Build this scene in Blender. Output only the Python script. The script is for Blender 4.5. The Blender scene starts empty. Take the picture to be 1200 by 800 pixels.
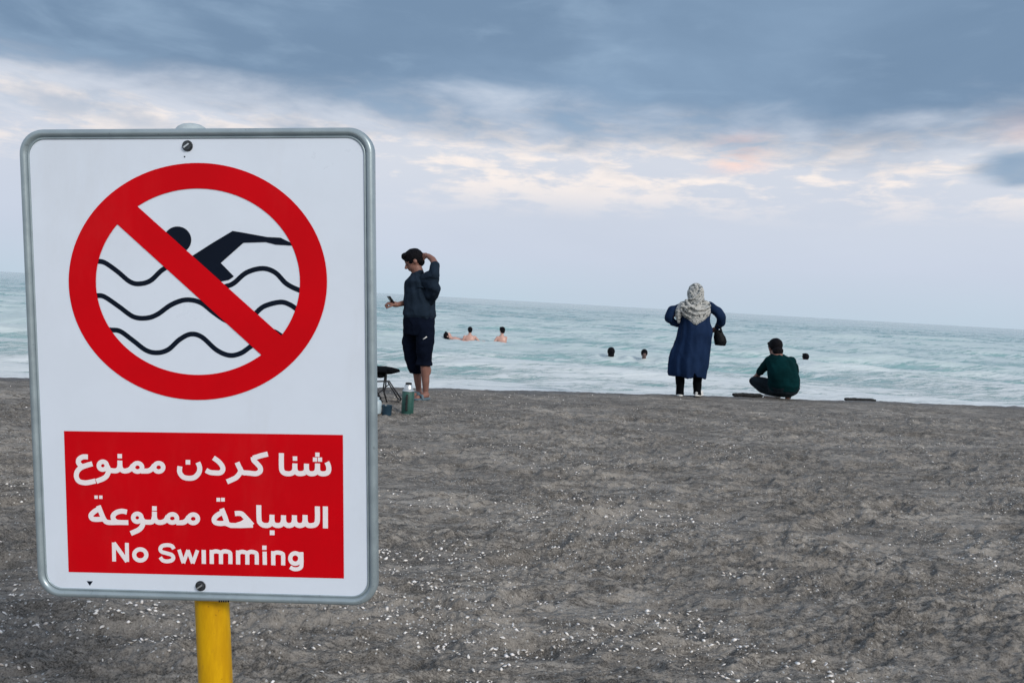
import bpy, bmesh, math, random
import numpy as np
from mathutils import Vector, Matrix, Quaternion

sc = bpy.context.scene
COL = sc.collection
R = math.radians

# ------------------------------------------------------------------ camera
F = 900.0                      # focal length in pixels of a 1200 px wide picture
ROLL, PITCH, CAMH = 3.24, 3.05, 1.2
cam_d = bpy.data.cameras.new('camera')
cam_d.sensor_width = 36.0
cam_d.lens = 36.0 * F / 1200.0
cam_d.clip_start = 0.05
cam_d.clip_end = 30000.0
cam = bpy.data.objects.new('camera', cam_d)
COL.objects.link(cam)
_fwd = Vector((0, math.cos(R(PITCH)), -math.sin(R(PITCH))))
_right0 = Vector((1, 0, 0))
_up0 = _right0.cross(_fwd)
_right = _right0 * math.cos(R(ROLL)) + _up0 * math.sin(R(ROLL))
_up = _right.cross(_fwd)
CM = Matrix((( _right.x, _up.x, -_fwd.x), (_right.y, _up.y, -_fwd.y), (_right.z, _up.z, -_fwd.z)))
CP = Vector((0, 0, CAMH))
cam.matrix_world = Matrix.Translation(CP) @ CM.to_4x4()
sc.camera = cam
sc.render.resolution_x, sc.render.resolution_y = 1024, 682

def at(px, py, Y):
    """point on the sight line of a photo pixel whose world y is Y"""
    d = CM @ Vector(((px - 600) / F, -(py - 400) / F, -1))
    return CP + d * (Y / d.y)

# ------------------------------------------------------------------ world
def nd(nt, kind, **kw):
    n = nt.nodes.new(kind)
    for k, v in kw.items():
        setattr(n, k, v)
    return n
class NT:
    """small helper to write node trees"""
    def __init__(s, nt):
        s.nt = nt; s.L = nt.links.new
    def put(s, sock, v):
        if isinstance(v, (int, float)):
            if sock.type == 'RGBA': v = (v, v, v, 1)
            elif sock.type == 'VECTOR': v = (v, v, v)
            sock.default_value = v
        elif isinstance(v, (tuple, list)):
            if sock.type == 'RGBA' and len(v) == 3: v = (*v, 1)
            sock.default_value = v
        else: s.L(v, sock)
    def math(s, op, a, b=0.0, c=0.0, clamp=False):
        n = nd(s.nt, 'ShaderNodeMath', operation=op, use_clamp=clamp)
        for i, v in enumerate((a, b, c)): s.put(n.inputs[i], v)
        return n.outputs[0]
    def vmath(s, op, a, b=(0, 0, 0)):
        n = nd(s.nt, 'ShaderNodeVectorMath', operation=op)
        s.put(n.inputs[0], a); s.put(n.inputs[1], b)
        return n.outputs[0]
    def mix(s, f, a, b, mode='MIX'):
        n = nd(s.nt, 'ShaderNodeMix', data_type='RGBA', blend_type=mode)
        s.put(n.inputs[0], f); s.put(n.inputs[6], a); s.put(n.inputs[7], b)
        return n.outputs[2]
    def step(s, v, a, b, lo=0.0, hi=1.0):
        n = nd(s.nt, 'ShaderNodeMapRange', interpolation_type='SMOOTHSTEP')
        s.put(n.inputs[0], v); s.put(n.inputs[1], a); s.put(n.inputs[2], b)
        s.put(n.inputs[3], lo); s.put(n.inputs[4], hi)
        return n.outputs[0]
    def noise(s, vec, scale=1.0, detail=4.0, rough=.55, dist=0.0, lac=2.0):
        n = nd(s.nt, 'ShaderNodeTexNoise')
        s.put(n.inputs['Vector'], vec)
        n.inputs['Scale'].default_value = scale; n.inputs['Detail'].default_value = detail
        n.inputs['Roughness'].default_value = rough; n.inputs['Distortion'].default_value = dist
        n.inputs['Lacunarity'].default_value = lac
        return n.outputs[0]
    def mapping(s, vec, scale=(1, 1, 1), loc=(0, 0, 0), rot=(0, 0, 0)):
        n = nd(s.nt, 'ShaderNodeMapping')
        s.put(n.inputs[0], vec); n.inputs['Scale'].default_value = scale
        n.inputs['Location'].default_value = loc; n.inputs['Rotation'].default_value = rot
        return n.outputs[0]
    def ramp(s, f, stops, interp='LINEAR'):
        n = nd(s.nt, 'ShaderNodeValToRGB')
        cr = n.color_ramp; cr.interpolation = interp
        while len(cr.elements) < len(stops): cr.elements.new(0.5)
        for e, (p, c) in zip(cr.elements, stops):
            e.position = p; e.color = (*c, 1) if len(c) == 3 else c
        s.put(n.inputs[0], f)
        return n.outputs[0]

SUN_EL, SUN_AZ = 30.0, 138.0       # azimuth clockwise from +Y (the sea)
world = bpy.data.worlds.new('World')
sc.world = world
world.use_nodes = True
wt = world.node_tree
wt.nodes.clear()
W = NT(wt)
sky = nd(wt, 'ShaderNodeTexSky', sky_type='NISHITA')
sky.sun_disc = False
sky.sun_elevation = R(SUN_EL)
sky.sun_rotation = R(SUN_AZ)
sky.altitude = 0; sky.air_density = 1.0; sky.dust_density = 2.0
SKY_K = 0.10
tc = nd(wt, 'ShaderNodeTexCoord')
D = tc.outputs['Generated']
sep = nd(wt, 'ShaderNodeSeparateXYZ'); W.L(D, sep.inputs[0])
dx, dy, dz = sep.outputs
hor = W.math('SQRT', W.math('ADD', W.math('MULTIPLY', dx, dx), W.math('MULTIPLY', dy, dy)))
T = W.math('DIVIDE', dz, W.math('MAXIMUM', hor, .05))             # tangent of the elevation
AZ = W.math('ARCTAN2', dx, dy)                                     # 0 = out to sea
def V3(a, b, c):
    n = nd(wt, 'ShaderNodeCombineXYZ')
    for i, v in enumerate((a, b, c)): W.put(n.inputs[i], v)
    return n.outputs[0]
nA = W.noise(W.mapping(D, (2.4, 2.4, 8), (3.1, .4, 1.3)), 1.0, 7, .5, .15)
nB = W.noise(W.mapping(D, (8, 8, 27), (1.7, 5.2, .6)), 1.0, 7, .55, .25)
nC = W.noise(W.mapping(D, (17, 17, 70), (7.7, 2.2, 4.6)), 1.0, 7, .6, .3)
nS = W.noise(W.mapping(D, (2.4, 2.4, 6.5), (.3, 9.2, 2.6)), 1.0, 6, .52, .3)
# lower edge of the dark deck, ragged
low = W.ramp(T, [(0, (.52, .64, .745)), (.06, (.60, .665, .785)), (.13, (.64, .69, .79)), (.19, (.70, .735, .81)), (.30, (.60, .68, .80)), (1, (.5, .6, .75))])
low = W.mix(W.step(nA, .35, .7, 0, .35), low, (.54, .60, .72))
# cream and pink lit cloud scraps between 7 and 13 degrees
band = W.math('MULTIPLY', W.step(T, .10, .165), W.step(T, .29, .225))
cream = W.math('MULTIPLY', W.math('MAXIMUM', W.step(AZ, -.28, .0), W.step(T, .235, .19, .10, 1.0)), W.math('MULTIPLY', W.step(W.math('ADD', W.math('MULTIPLY', nB, .6), W.math('MULTIPLY', nC, .4)), .45, .58), band))
low = W.mix(W.math('MULTIPLY', cream, .95), low, (.98, .89, .84))
pinkm = W.math('MULTIPLY', W.step(W.math('ADD', AZ, W.math('MULTIPLY', nB, .10)), .56, .66), W.math('MULTIPLY', W.step(T, .19, .215), W.step(T, .25, .228)))
low = W.mix(W.math('MULTIPLY', pinkm, .75), low, (.95, .66, .60))
pink2 = W.math('MULTIPLY', W.step(W.math('ABSOLUTE', W.math('SUBTRACT', AZ, .27)), .06, .0), W.math('MULTIPLY', W.step(T, .165, .185), W.step(T, .235, .21)))
low = W.mix(W.math('MULTIPLY', W.math('MULTIPLY', pink2, W.step(nC, .4, .6)), .8), low, (.97, .72, .66))
# grey scraps in the lit band
scr = W.math('MULTIPLY', W.step(W.math('ADD', W.math('MULTIPLY', nB, .5), W.math('MULTIPLY', nS, .5)), W.step(AZ, -.3, -.1, .44, .52), W.step(AZ, -.3, -.1, .58, .64)), W.step(T, .13, .19))
low = W.mix(W.math('MULTIPLY', scr, .7), low, (.36, .47, .62))
# one detached dark cloud low on the right
rc = W.math('MULTIPLY', W.step(W.math('ADD', AZ, W.math('MULTIPLY', nB, .12)), .565, .62),
            W.math('MULTIPLY', W.step(W.math('ADD', T, W.math('MULTIPLY', nC, .02)), .158, .172), W.step(W.math('ADD', T, W.math('MULTIPLY', nB, .03)), .214, .198)))
low = W.mix(W.math('MULTIPLY', rc, .9), low, (.27, .39, .54))
# the deck
edge = W.math('ADD', T, W.math('ADD', W.math('MULTIPLY', W.math('SUBTRACT', nA, .5), .16), W.math('MULTIPLY', W.math('SUBTRACT', nB, .5), .10)))
edge = W.math('SUBTRACT', edge, W.math('MULTIPLY', W.step(AZ, -.10, -.5), .012))
edge = W.math('ADD', edge, W.math('MULTIPLY', W.step(AZ, .10, .45), .022))
deckm = W.step(edge, .192, .275)
deck_c = W.mix(W.step(nS, .35, .68), (.185, .283, .42), (.255, .373, .53))
deck_c = W.mix(W.step(W.math('ADD', W.math('MULTIPLY', nB, .6), W.math('MULTIPLY', nA, .4)), .48, .74, 0, .7), deck_c, (.33, .46, .62))
vis = W.mix(deckm, low, deck_c)
# overhead and behind the camera the deck thins and blue air shows through it
nish = W.vmath('SCALE', sky.outputs[0]); nish.node.inputs['Scale'].default_value = SKY_K * 1.0
thin = W.math('MULTIPLY', W.step(dy, .72, -.1), W.step(nS, .3, .62, .55, 1.0))
veil = W.mix(.6, nish, (.90, .95, 1.05))
vis = W.mix(thin, vis, veil)
vis = W.mix(W.step(T, -.001, -.02), vis, (.30, .36, .40))
bg = nd(wt, 'ShaderNodeBackground')
W.L(W.vmath('SCALE', vis), bg.inputs[0]); bg.inputs[0].links[0].from_node.inputs['Scale'].default_value = 1 / SKY_K
bg.inputs[1].default_value = SKY_K
wo = nd(wt, 'ShaderNodeOutputWorld'); W.L(bg.outputs[0], wo.inputs[0])

sun_d = bpy.data.lights.new('sun', 'SUN')
sun_d.energy = 1.9
sun_d.angle = R(15)
sun_d.color = (1.0, .93, .84)
sun = bpy.data.objects.new('sun', sun_d)
COL.objects.link(sun)
_sd = Vector((math.sin(R(SUN_AZ)) * math.cos(R(SUN_EL)), math.cos(R(SUN_AZ)) * math.cos(R(SUN_EL)), math.sin(R(SUN_EL))))
sun.rotation_euler = _sd.to_track_quat('Z', 'Y').to_euler()

sc.view_settings.view_transform = 'Standard'
sc.view_settings.look = 'None'
sc.view_settings.exposure = 0.0
sc.view_settings.gamma = 1.0
sc.view_settings.use_curve_mapping = False
sc.render.engine = 'CYCLES'

# ------------------------------------------------------------------ materials
def material(name, color, rough=.6, spec=.5, metal=0.0, var=0.12, vscale=6.0, bump=0.0, bscale=40.0, second=None, sheen=0.0, coat=0.0):
    m = bpy.data.materials.new(name); m.use_nodes = True
    nt = m.node_tree; N = NT(nt); b = nt.nodes['Principled BSDF']
    tcn = nd(nt, 'ShaderNodeTexCoord'); o = tcn.outputs['Object']
    n1 = N.noise(o, vscale, 5, .6)
    c2 = second if second else tuple(c * (1 - var * 2) for c in color)
    N.L(N.mix(N.step(n1, .35, .65), color, c2), b.inputs['Base Color'])
    N.L(N.step(n1, .2, .8, max(rough - .08, .05), min(rough + .08, 1)), b.inputs['Roughness'])
    b.inputs['Specular IOR Level'].default_value = spec
    b.inputs['Metallic'].default_value = metal
    b.inputs['Sheen Weight'].default_value = sheen
    b.inputs['Coat Weight'].default_value = coat
    if bump:
        bn = nd(nt, 'ShaderNodeBump'); bn.inputs['Strength'].default_value = bump; bn.inputs['Distance'].default_value = .01
        N.L(N.noise(o, bscale, 4, .6), bn.inputs['Height']); N.L(bn.outputs[0], b.inputs['Normal'])
    return m

M = {}
M['white_print'] = material('white_sign_sheet', (.72, .81, .93), .34, .5, var=.015, vscale=9, coat=.2)
M['red_print'] = material('red_sign_print', (.62, .0006, .006), .5, .10, var=.04, vscale=7)
M['black_print'] = material('black_sign_print', (.004, .009, .022), .5, .12, var=.1)
M['letter_print'] = material('white_lettering', (.90, .86, .90), .4, .5, var=.02)
M['steel'] = material('dark_bolt_steel', (.09, .10, .11), .4, .5, .8, .2, 150)
M['white_plastic'] = material('white_plastic', (.40, .50, .56), .35, .5, var=.04)
M['dark_navy'] = material('charcoal_navy_cotton', (.014, .025, .042), .95, .08, var=.12, vscale=9, bump=.5, bscale=50, sheen=0)
M['black_navy'] = material('near_black_navy_cloth', (.003, .006, .016), .95, .08, var=.12, vscale=8, bump=.4, bscale=40)
M['coat_blue'] = material('deep_blue_coat_cloth', (.005, .020, .064), .85, .15, var=.14, vscale=5, bump=.5, bscale=24, sheen=0)
M['black_cloth'] = material('black_cloth', (.003, .004, .006), .95, .08, var=.15, bump=.4)
M['green_shirt'] = material('dark_green_jersey', (.0015, .025, .029), .95, .06, var=.2, vscale=3.5, bump=.5, bscale=22)
M['slate_trousers'] = material('slate_trousers', (.006, .014, .021), .9, .2, var=.15, bump=.5)
M['skin'] = material('tan_skin', (.23, .115, .09), .55, .4, var=.08, vscale=12)
M['skin_pale'] = material('pale_wet_skin', (.52, .31, .26), .4, .5, var=.05, vscale=10)
M['skin_dark'] = material('dark_wet_skin', (.13, .08, .07), .5, .4, var=.08)
M['hair'] = material('black_hair', (.004, .004, .007), .7, .12, var=.3, vscale=40, bump=.8, bscale=90)
M['eye'] = material('eye', (.05, .04, .04), .2, .5)
M['shoe_white'] = material('white_rubber', (.70, .72, .72), .5, .4, var=.05)
M['slipper'] = material('grey_blue_rubber', (.085, .135, .17), .6, .4, var=.1)
M['black_rubber'] = material('black_rubber', (.012, .013, .015), .6, .4, var=.2)
M['leather'] = material('black_leather', (.002, .003, .005), .55, .12, var=.2, bump=.3, bscale=60)
M['phone'] = material('black_phone_glass', (.01, .011, .014), .15, .5)
M['thermos_green'] = material('hammered_green_enamel', (.028, .105, .090), .4, .5, .0, var=.12, vscale=30, bump=.3, bscale=220)
M['thermos_steel'] = material('brushed_steel', (.62, .66, .68), .3, .5, .7, var=.08, vscale=40)
M['pot_blue'] = material('dark_blue_enamel', (.015, .05, .085), .35, .5, var=.12)
M['stool_frame'] = material('black_tube', (.018, .02, .024), .45, .5, .3)
M['driftwood'] = material('wet_black_wood', (.012, .014, .016), .7, .35, var=.3, vscale=14, bump=1, bscale=30)
M['leaf'] = material('dead_leaf', (.035, .032, .026), .7, .3, var=.3, vscale=30)

# faint grime on the printed sheet
for key, k_ in (('white_print', .22), ('red_print', .06)):
    nt = M[key].node_tree; N = NT(nt); b = nt.nodes['Principled BSDF']; src = b.inputs['Base Color'].links[0].from_socket
    o = nd(nt, 'ShaderNodeTexCoord').outputs['Object']
    g1 = N.noise(N.mapping(o, (9, 9, 2.5)), 1, 7, .7); g2 = N.noise(o, 70, 4, .75)
    c = N.mix(N.step(g1, .50, .72, 0, .16 * k_ * 2), src, (.36, .34, .31))
    c = N.mix(N.step(g2, .70, .78, 0, .5 * k_), c, (.20, .19, .18))
    N.L(c, b.inputs['Base Color'])
# galvanised frame
m = bpy.data.materials.new('galvanised_frame'); m.use_nodes = True
nt = m.node_tree; N = NT(nt); b = nt.nodes['Principled BSDF']
o = nd(nt, 'ShaderNodeTexCoord').outputs['Object']
n1 = N.noise(N.mapping(o, (1, 1, 1)), 22, 6, .65); n2 = N.noise(N.mapping(o, (1, .25, 1)), 120, 3, .6)
c = N.mix(N.step(n1, .3, .7), (.27, .34, .38), (.33, .41, .45))
c = N.mix(N.step(n2, .64, .74, 0, .45), c, (.10, .13, .15))
N.L(c, b.inputs['Base Color']); b.inputs['Metallic'].default_value = .35
N.L(N.step(n1, .2, .8, .26, .42), b.inputs['Roughness'])
bn = nd(nt, 'ShaderNodeBump'); bn.inputs['Strength'].default_value = .25; bn.inputs['Distance'].default_value = .001
N.L(n1, bn.inputs['Height']); N.L(bn.outputs[0], b.inputs['Normal'])
M['frame'] = m

# yellow post paint, scuffed with brush drips
m = bpy.data.materials.new('yellow_post_paint'); m.use_nodes = True
nt = m.node_tree; N = NT(nt); b = nt.nodes['Principled BSDF']
o = nd(nt, 'ShaderNodeTexCoord').outputs['Object']
n1 = N.noise(N.mapping(o, (1, 1, .22)), 38, 6, .65); n2 = N.noise(o, 90, 4, .7); n3 = N.noise(N.mapping(o, (1, 1, .5)), 14, 5, .6)
c = N.mix(N.step(n1, .35, .65), (.68, .39, .003), (.54, .29, .003))
c = N.mix(N.step(n3, .55, .72, 0, .75), c, (.80, .46, .02))
c = N.mix(N.step(n2, .66, .72, 0, .8), c, (.20, .10, .01))
c = N.mix(N.step(N.noise(N.mapping(o, (1, 1, .35), (2, 5, 1)), 26, 7, .75), .60, .66, 0, .55), c, (.42, .22, .02))
N.L(c, b.inputs['Base Color']); b.inputs['Roughness'].default_value = .38; b.inputs['Specular IOR Level'].default_value = .3
bn = nd(nt, 'ShaderNodeBump'); bn.inputs['Strength'].default_value = .35; bn.inputs['Distance'].default_value = .002
N.L(n1, bn.inputs['Height']); N.L(bn.outputs[0], b.inputs['Normal'])
M['post'] = m

# patterned scarf
m = bpy.data.materials.new('grey_patterned_scarf'); m.use_nodes = True
nt = m.node_tree; N = NT(nt); b = nt.nodes['Principled BSDF']
o = nd(nt, 'ShaderNodeTexCoord').outputs['Object']
n1 = N.noise(N.mapping(o, (1, 1, 1.8)), 9, 1, .4, 1.8); n2 = N.noise(o, 15, 2, .5, .5)
ln = N.math('ABSOLUTE', N.math('SUBTRACT', n1, .5))
c = N.mix(N.step(ln, .020, .06), (.05, .065, .07), (.43, .44, .43))
c = N.mix(N.step(n2, .55, .7, 0, .5), c, (.16, .19, .20))
N.L(c, b.inputs['Base Color']); b.inputs['Roughness'].default_value = .85
M['scarf'] = m

# sand
m = bpy.data.materials.new('dark_beach_sand'); m.use_nodes = True
nt = m.node_tree; N = NT(nt); b = nt.nodes['Principled BSDF']
o = nd(nt, 'ShaderNodeTexCoord').outputs['Object']
big = N.noise(N.mapping(o, (.5, 1.1, 1), rot=(0, 0, R(12))), 1.0, 5, .6)
mid = N.noise(N.mapping(o, (2.2, 6.5, 3), (3, 1, 0), rot=(0, 0, R(9))), 1.0, 7, .66, .6)
mid2 = N.noise(N.mapping(o, (3.4, 15, 6), (7, 2, 0), rot=(0, 0, R(-8))), 1.0, 6, .7, .5)
fine = N.noise(o, 160, 5, .75)
c = N.mix(N.step(mid, .36, .64), (.195, .180, .161), (.335, .315, .286))
c = N.mix(N.step(big, .42, .62, 0, .5), c, (.115, .108, .10))
shade_patch = N.step(N.noise(N.mapping(o, (.9, 2.0, 1), (5, 8, 2), rot=(0, 0, R(8))), 1.0, 4, .6), .42, .56)  # patches where the shade of scuffed hollows is painted into the sand colour
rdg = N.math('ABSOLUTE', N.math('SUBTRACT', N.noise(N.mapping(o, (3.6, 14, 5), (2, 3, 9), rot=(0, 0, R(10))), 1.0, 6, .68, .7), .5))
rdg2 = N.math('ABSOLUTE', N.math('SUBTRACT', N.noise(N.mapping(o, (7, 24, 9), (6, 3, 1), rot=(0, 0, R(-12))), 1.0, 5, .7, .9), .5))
c = N.mix(N.step(mid2, .53, .60, 0, .8), c, (.036, .033, .029))  # near-black streaks painted in as shadowed hollows
c = N.mix(N.math('MULTIPLY', N.step(rdg, .040, .012), N.math('MULTIPLY', shade_patch, .72)), c, (.020, .018, .016))
c = N.mix(N.math('MULTIPLY', N.step(rdg2, .045, .015), N.math('MULTIPLY', shade_patch, .6)), c, (.024, .022, .020))
c = N.mix(N.step(N.noise(N.mapping(o, (6, 30, 12), (1, 6, 0), rot=(0, 0, R(14))), 1.0, 5, .7, .6), .53, .62, 0, .85), c, (.034, .031, .028))  # thinner streaks, same painted hollow shade
c = N.mix(N.step(fine, .35, .68, .0, .5), c, (.36, .345, .32))
c = N.mix(N.step(fine, .47, .33, 0, .75), c, (.04, .037, .033))
fine2 = N.noise(N.mapping(o, (40, 70, 40), (4, 4, 4)), 1.0, 5, .75)
c = N.mix(N.step(fine2, .44, .32, 0, .7), c, (.045, .042, .037))
c = N.mix(N.step(fine2, .56, .68, 0, .5), c, (.42, .40, .375))
vor = nd(nt, 'ShaderNodeTexVoronoi'); N.L(o, vor.inputs['Vector']); vor.inputs['Scale'].default_value = 95
rnd = nd(nt, 'ShaderNodeSeparateColor'); N.L(vor.outputs['Color'], rnd.inputs[0])
patch = N.noise(N.mapping(o, (.9, 1.6, 1), (11, 4, 0)), 1.0, 4, .6)
grit = N.math('MULTIPLY', N.step(vor.outputs['Distance'], .42, .3), N.math('GREATER_THAN', rnd.outputs[0], N.step(patch, .40, .66, .985, .80)))
c = N.mix(N.math('MULTIPLY', grit, .75), c, (.50, .52, .53))
sx = nd(nt, 'ShaderNodeSeparateXYZ'); N.L(o, sx.inputs[0])
sh = N.math('ADD', N.math('SUBTRACT', N.math('SUBTRACT', sx.outputs[1], 10.2), N.math('MULTIPLY', sx.outputs[0], .255)), N.math('MULTIPLY', N.math('MULTIPLY', sx.outputs[0], sx.outputs[0]), .005))
wet = N.step(N.math('ADD', sh, N.math('MULTIPLY', N.math('SUBTRACT', N.noise(N.mapping(o, (1.4, .8, 1)), 1, 4, .6), .5), 1.4)), -.45, -.05)
c = N.mix(N.math('MULTIPLY', wet, .6), c, (.060, .056, .052))
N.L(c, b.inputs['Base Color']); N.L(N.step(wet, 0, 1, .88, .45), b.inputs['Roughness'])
b.inputs['Specular IOR Level'].default_value = .25
bn = nd(nt, 'ShaderNodeBump'); bn.inputs['Strength'].default_value = .9; bn.inputs['Distance'].default_value = .012
N.L(N.math('ADD', N.noise(o, 45, 6, .7), N.math('MULTIPLY', N.noise(N.mapping(o, (8, 16, 8)), 1, 5, .65, .6), 2.2)), bn.inputs['Height']); N.L(bn.outputs[0], b.inputs['Normal'])
M['sand'] = m

# shells
m = bpy.data.materials.new('bleached_shell'); m.use_nodes = True
nt = m.node_tree; N = NT(nt); b = nt.nodes['Principled BSDF']
g = nd(nt, 'ShaderNodeNewGeometry')
N.L(N.ramp(g.outputs['Random Per Island'], [(0, (.50, .46, .42)), (.35, (.74, .72, .69)), (.7, (.88, .87, .85)), (1, (.82, .80, .80))]), b.inputs['Base Color'])
b.inputs['Roughness'].default_value = .5
M['shell'] = m

# sea water: turbid green-blue with foam
m = bpy.data.materials.new('turbid_sea_water'); m.use_nodes = True
nt = m.node_tree; N = NT(nt); b = nt.nodes['Principled BSDF']
tcn = nd(nt, 'ShaderNodeTexCoord'); o = tcn.outputs['Object']
rot = N.mapping(o, (1, 1, 1), (0, 0, 0), (0, 0, R(-13.5)))          # x along the shore, y out to sea
sp = nd(nt, 'ShaderNodeSeparateXYZ'); N.L(rot, sp.inputs[0])
S = N.math('SUBTRACT', sp.outputs[1], 9.9)
att = nd(nt, 'ShaderNodeAttribute'); att.attribute_name = 'crest'
st1 = N.noise(N.mapping(rot, (.16, .95, 1), (2, 7, 0)), 1.0, 6, .62, .8)
st2 = N.noise(N.mapping(rot, (.6, 3.6, 1), (5, 1, 0)), 1.0, 7, .68, 1.2)
st3 = N.noise(N.mapping(rot, (.035, .12, 1), (8, 3, 0)), 1.0, 4, .55, .5)
near = N.step(S, 7.5, 1.5)
midz = N.math('MULTIPLY', N.step(S, 5, 14), N.step(S, 60, 18))
st4 = N.noise(N.mapping(rot, (1.5, 9, 1), (1, 9, 0)), 1.0, 6, .7, .8)
f = N.math('ADD', N.math('ADD', N.math('MULTIPLY', st1, .36), N.math('MULTIPLY', st2, .36)), N.math('MULTIPLY', st4, .28))
f = N.math('ADD', f, N.math('MULTIPLY', att.outputs['Fac'], .07))
f = N.math('ADD', f, N.math('MULTIPLY', near, .15))
f = N.math('ADD', f, N.math('MULTIPLY', midz, .05))
f = N.math('ADD', f, N.math('MULTIPLY', N.math('SUBTRACT', st3, .5), .12))
st5 = N.noise(N.mapping(rot, (2.6, 13, 1), (3, 2, 0)), 1.0, 6, .75, 1.5)
f = N.math('ADD', f, N.math('MULTIPLY', N.math('MULTIPLY', N.math('SUBTRACT', st5, .5), .55), N.step(S, 14, 3)))
foam = N.math('MULTIPLY', N.step(f, .50, .60), N.step(S, 12, 3, .48, .86))
deep = N.mix(N.step(S, 3, 90), (.245, .43, .425), (.105, .29, .305))
deep = N.mix(N.step(st4, .38, .62, 0, .65), deep, (.43, .56, .61))
c = N.mix(foam, deep, (.80, .84, .86))
N.L(c, b.inputs['Base Color'])
N.L(N.step(foam, 0, 1, .16, .75), b.inputs['Roughness'])
b.inputs['IOR'].default_value = 1.33
bn = nd(nt, 'ShaderNodeBump'); bn.inputs['Strength'].default_value = .8; bn.inputs['Distance'].default_value = .07
N.L(N.math('ADD', N.noise(N.mapping(rot, (1.6, 5.5, 1)), 1, 8, .74, .7), N.math('MULTIPLY', foam, .25)), bn.inputs['Height']); N.L(bn.outputs[0], b.inputs['Normal'])
M['water'] = m

# ------------------------------------------------------------------ object helpers
def tag(o, label=None, cat=None, group=None, kind=None):
    if label: o['label'] = label
    if cat: o['category'] = cat
    if group: o['group'] = group
    if kind: o['kind'] = kind
    return o
def link_obj(name, me, mat=None, parent=None, smooth=True):
    o = bpy.data.objects.new(name, me); COL.objects.link(o)
    if mat and not me.materials: me.materials.append(mat)
    if smooth and len(me.polygons): me.polygons.foreach_set('use_smooth', [True] * len(me.polygons))
    if parent is not None:
        o.parent = parent
        o.matrix_parent_inverse = parent.matrix_world.inverted()
    return o
def empty(name, loc, mat4=None):
    o = bpy.data.objects.new(name, None); COL.objects.link(o)
    o.empty_display_size = .1
    o.matrix_world = mat4 if mat4 is not None else Matrix.Translation(loc)
    return o
def from_bm(name, bm, mat, parent=None, smooth=True):
    bmesh.ops.recalc_face_normals(bm, faces=bm.faces[:])
    me = bpy.data.meshes.new(name); bm.to_mesh(me); bm.free()
    return link_obj(name, me, mat, parent, smooth)
def np_mesh(name, V, Fq):
    """V (n,3), Fq (m,k) all faces of k corners"""
    me = bpy.data.meshes.new(name); n, k = Fq.shape
    me.vertices.add(len(V)); me.vertices.foreach_set('co', np.asarray(V, np.float32).ravel())
    me.loops.add(n * k); me.loops.foreach_set('vertex_index', Fq.astype(np.int32).ravel())
    me.polygons.add(n)
    me.polygons.foreach_set('loop_start', np.arange(0, n * k, k, dtype=np.int32))
    me.polygons.foreach_set('loop_total', np.full(n, k, np.int32))
    me.update(calc_edges=True)
    return me

# ------------------------------------------------------------------ noise in numpy
_rng = np.random.RandomState(7)
_perm = _rng.permutation(256).astype(np.int64); _perm = np.concatenate([_perm, _perm, _perm])
_gr = _rng.rand(256) * 2 * np.pi; _gx, _gy = np.cos(_gr), np.sin(_gr)
def perlin(x, y, seed=0):
    xi = np.floor(x).astype(np.int64); yi = np.floor(y).astype(np.int64)
    xf, yf = x - xi, y - yi
    u = xf ** 3 * (xf * (xf * 6 - 15) + 10); v = yf ** 3 * (yf * (yf * 6 - 15) + 10)
    def g(i, j, a, b):
        h = _perm[(_perm[(xi + i + seed * 17) & 255] + yi + j) & 255]
        return _gx[h] * a + _gy[h] * b
    n00, n10, n01, n11 = g(0, 0, xf, yf), g(1, 0, xf - 1, yf), g(0, 1, xf, yf - 1), g(1, 1, xf - 1, yf - 1)
    a = n00 + u * (n10 - n00); c = n01 + u * (n11 - n01)
    return (a + v * (c - a)) * 1.5
def fbm(x, y, oct=4, seed=0, gain=.5):
    s = 0; a = 1.0
    for i in range(oct):
        s = s + a * perlin(x * 2 ** i + 13.7 * i, y * 2 ** i - 7.1 * i, seed + i); a *= gain
    return s
def hash01(i, j, k):
    return _perm[(_perm[(_perm[(i + k * 31) & 255] + j) & 255] + k) & 255] / 255.0

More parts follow.
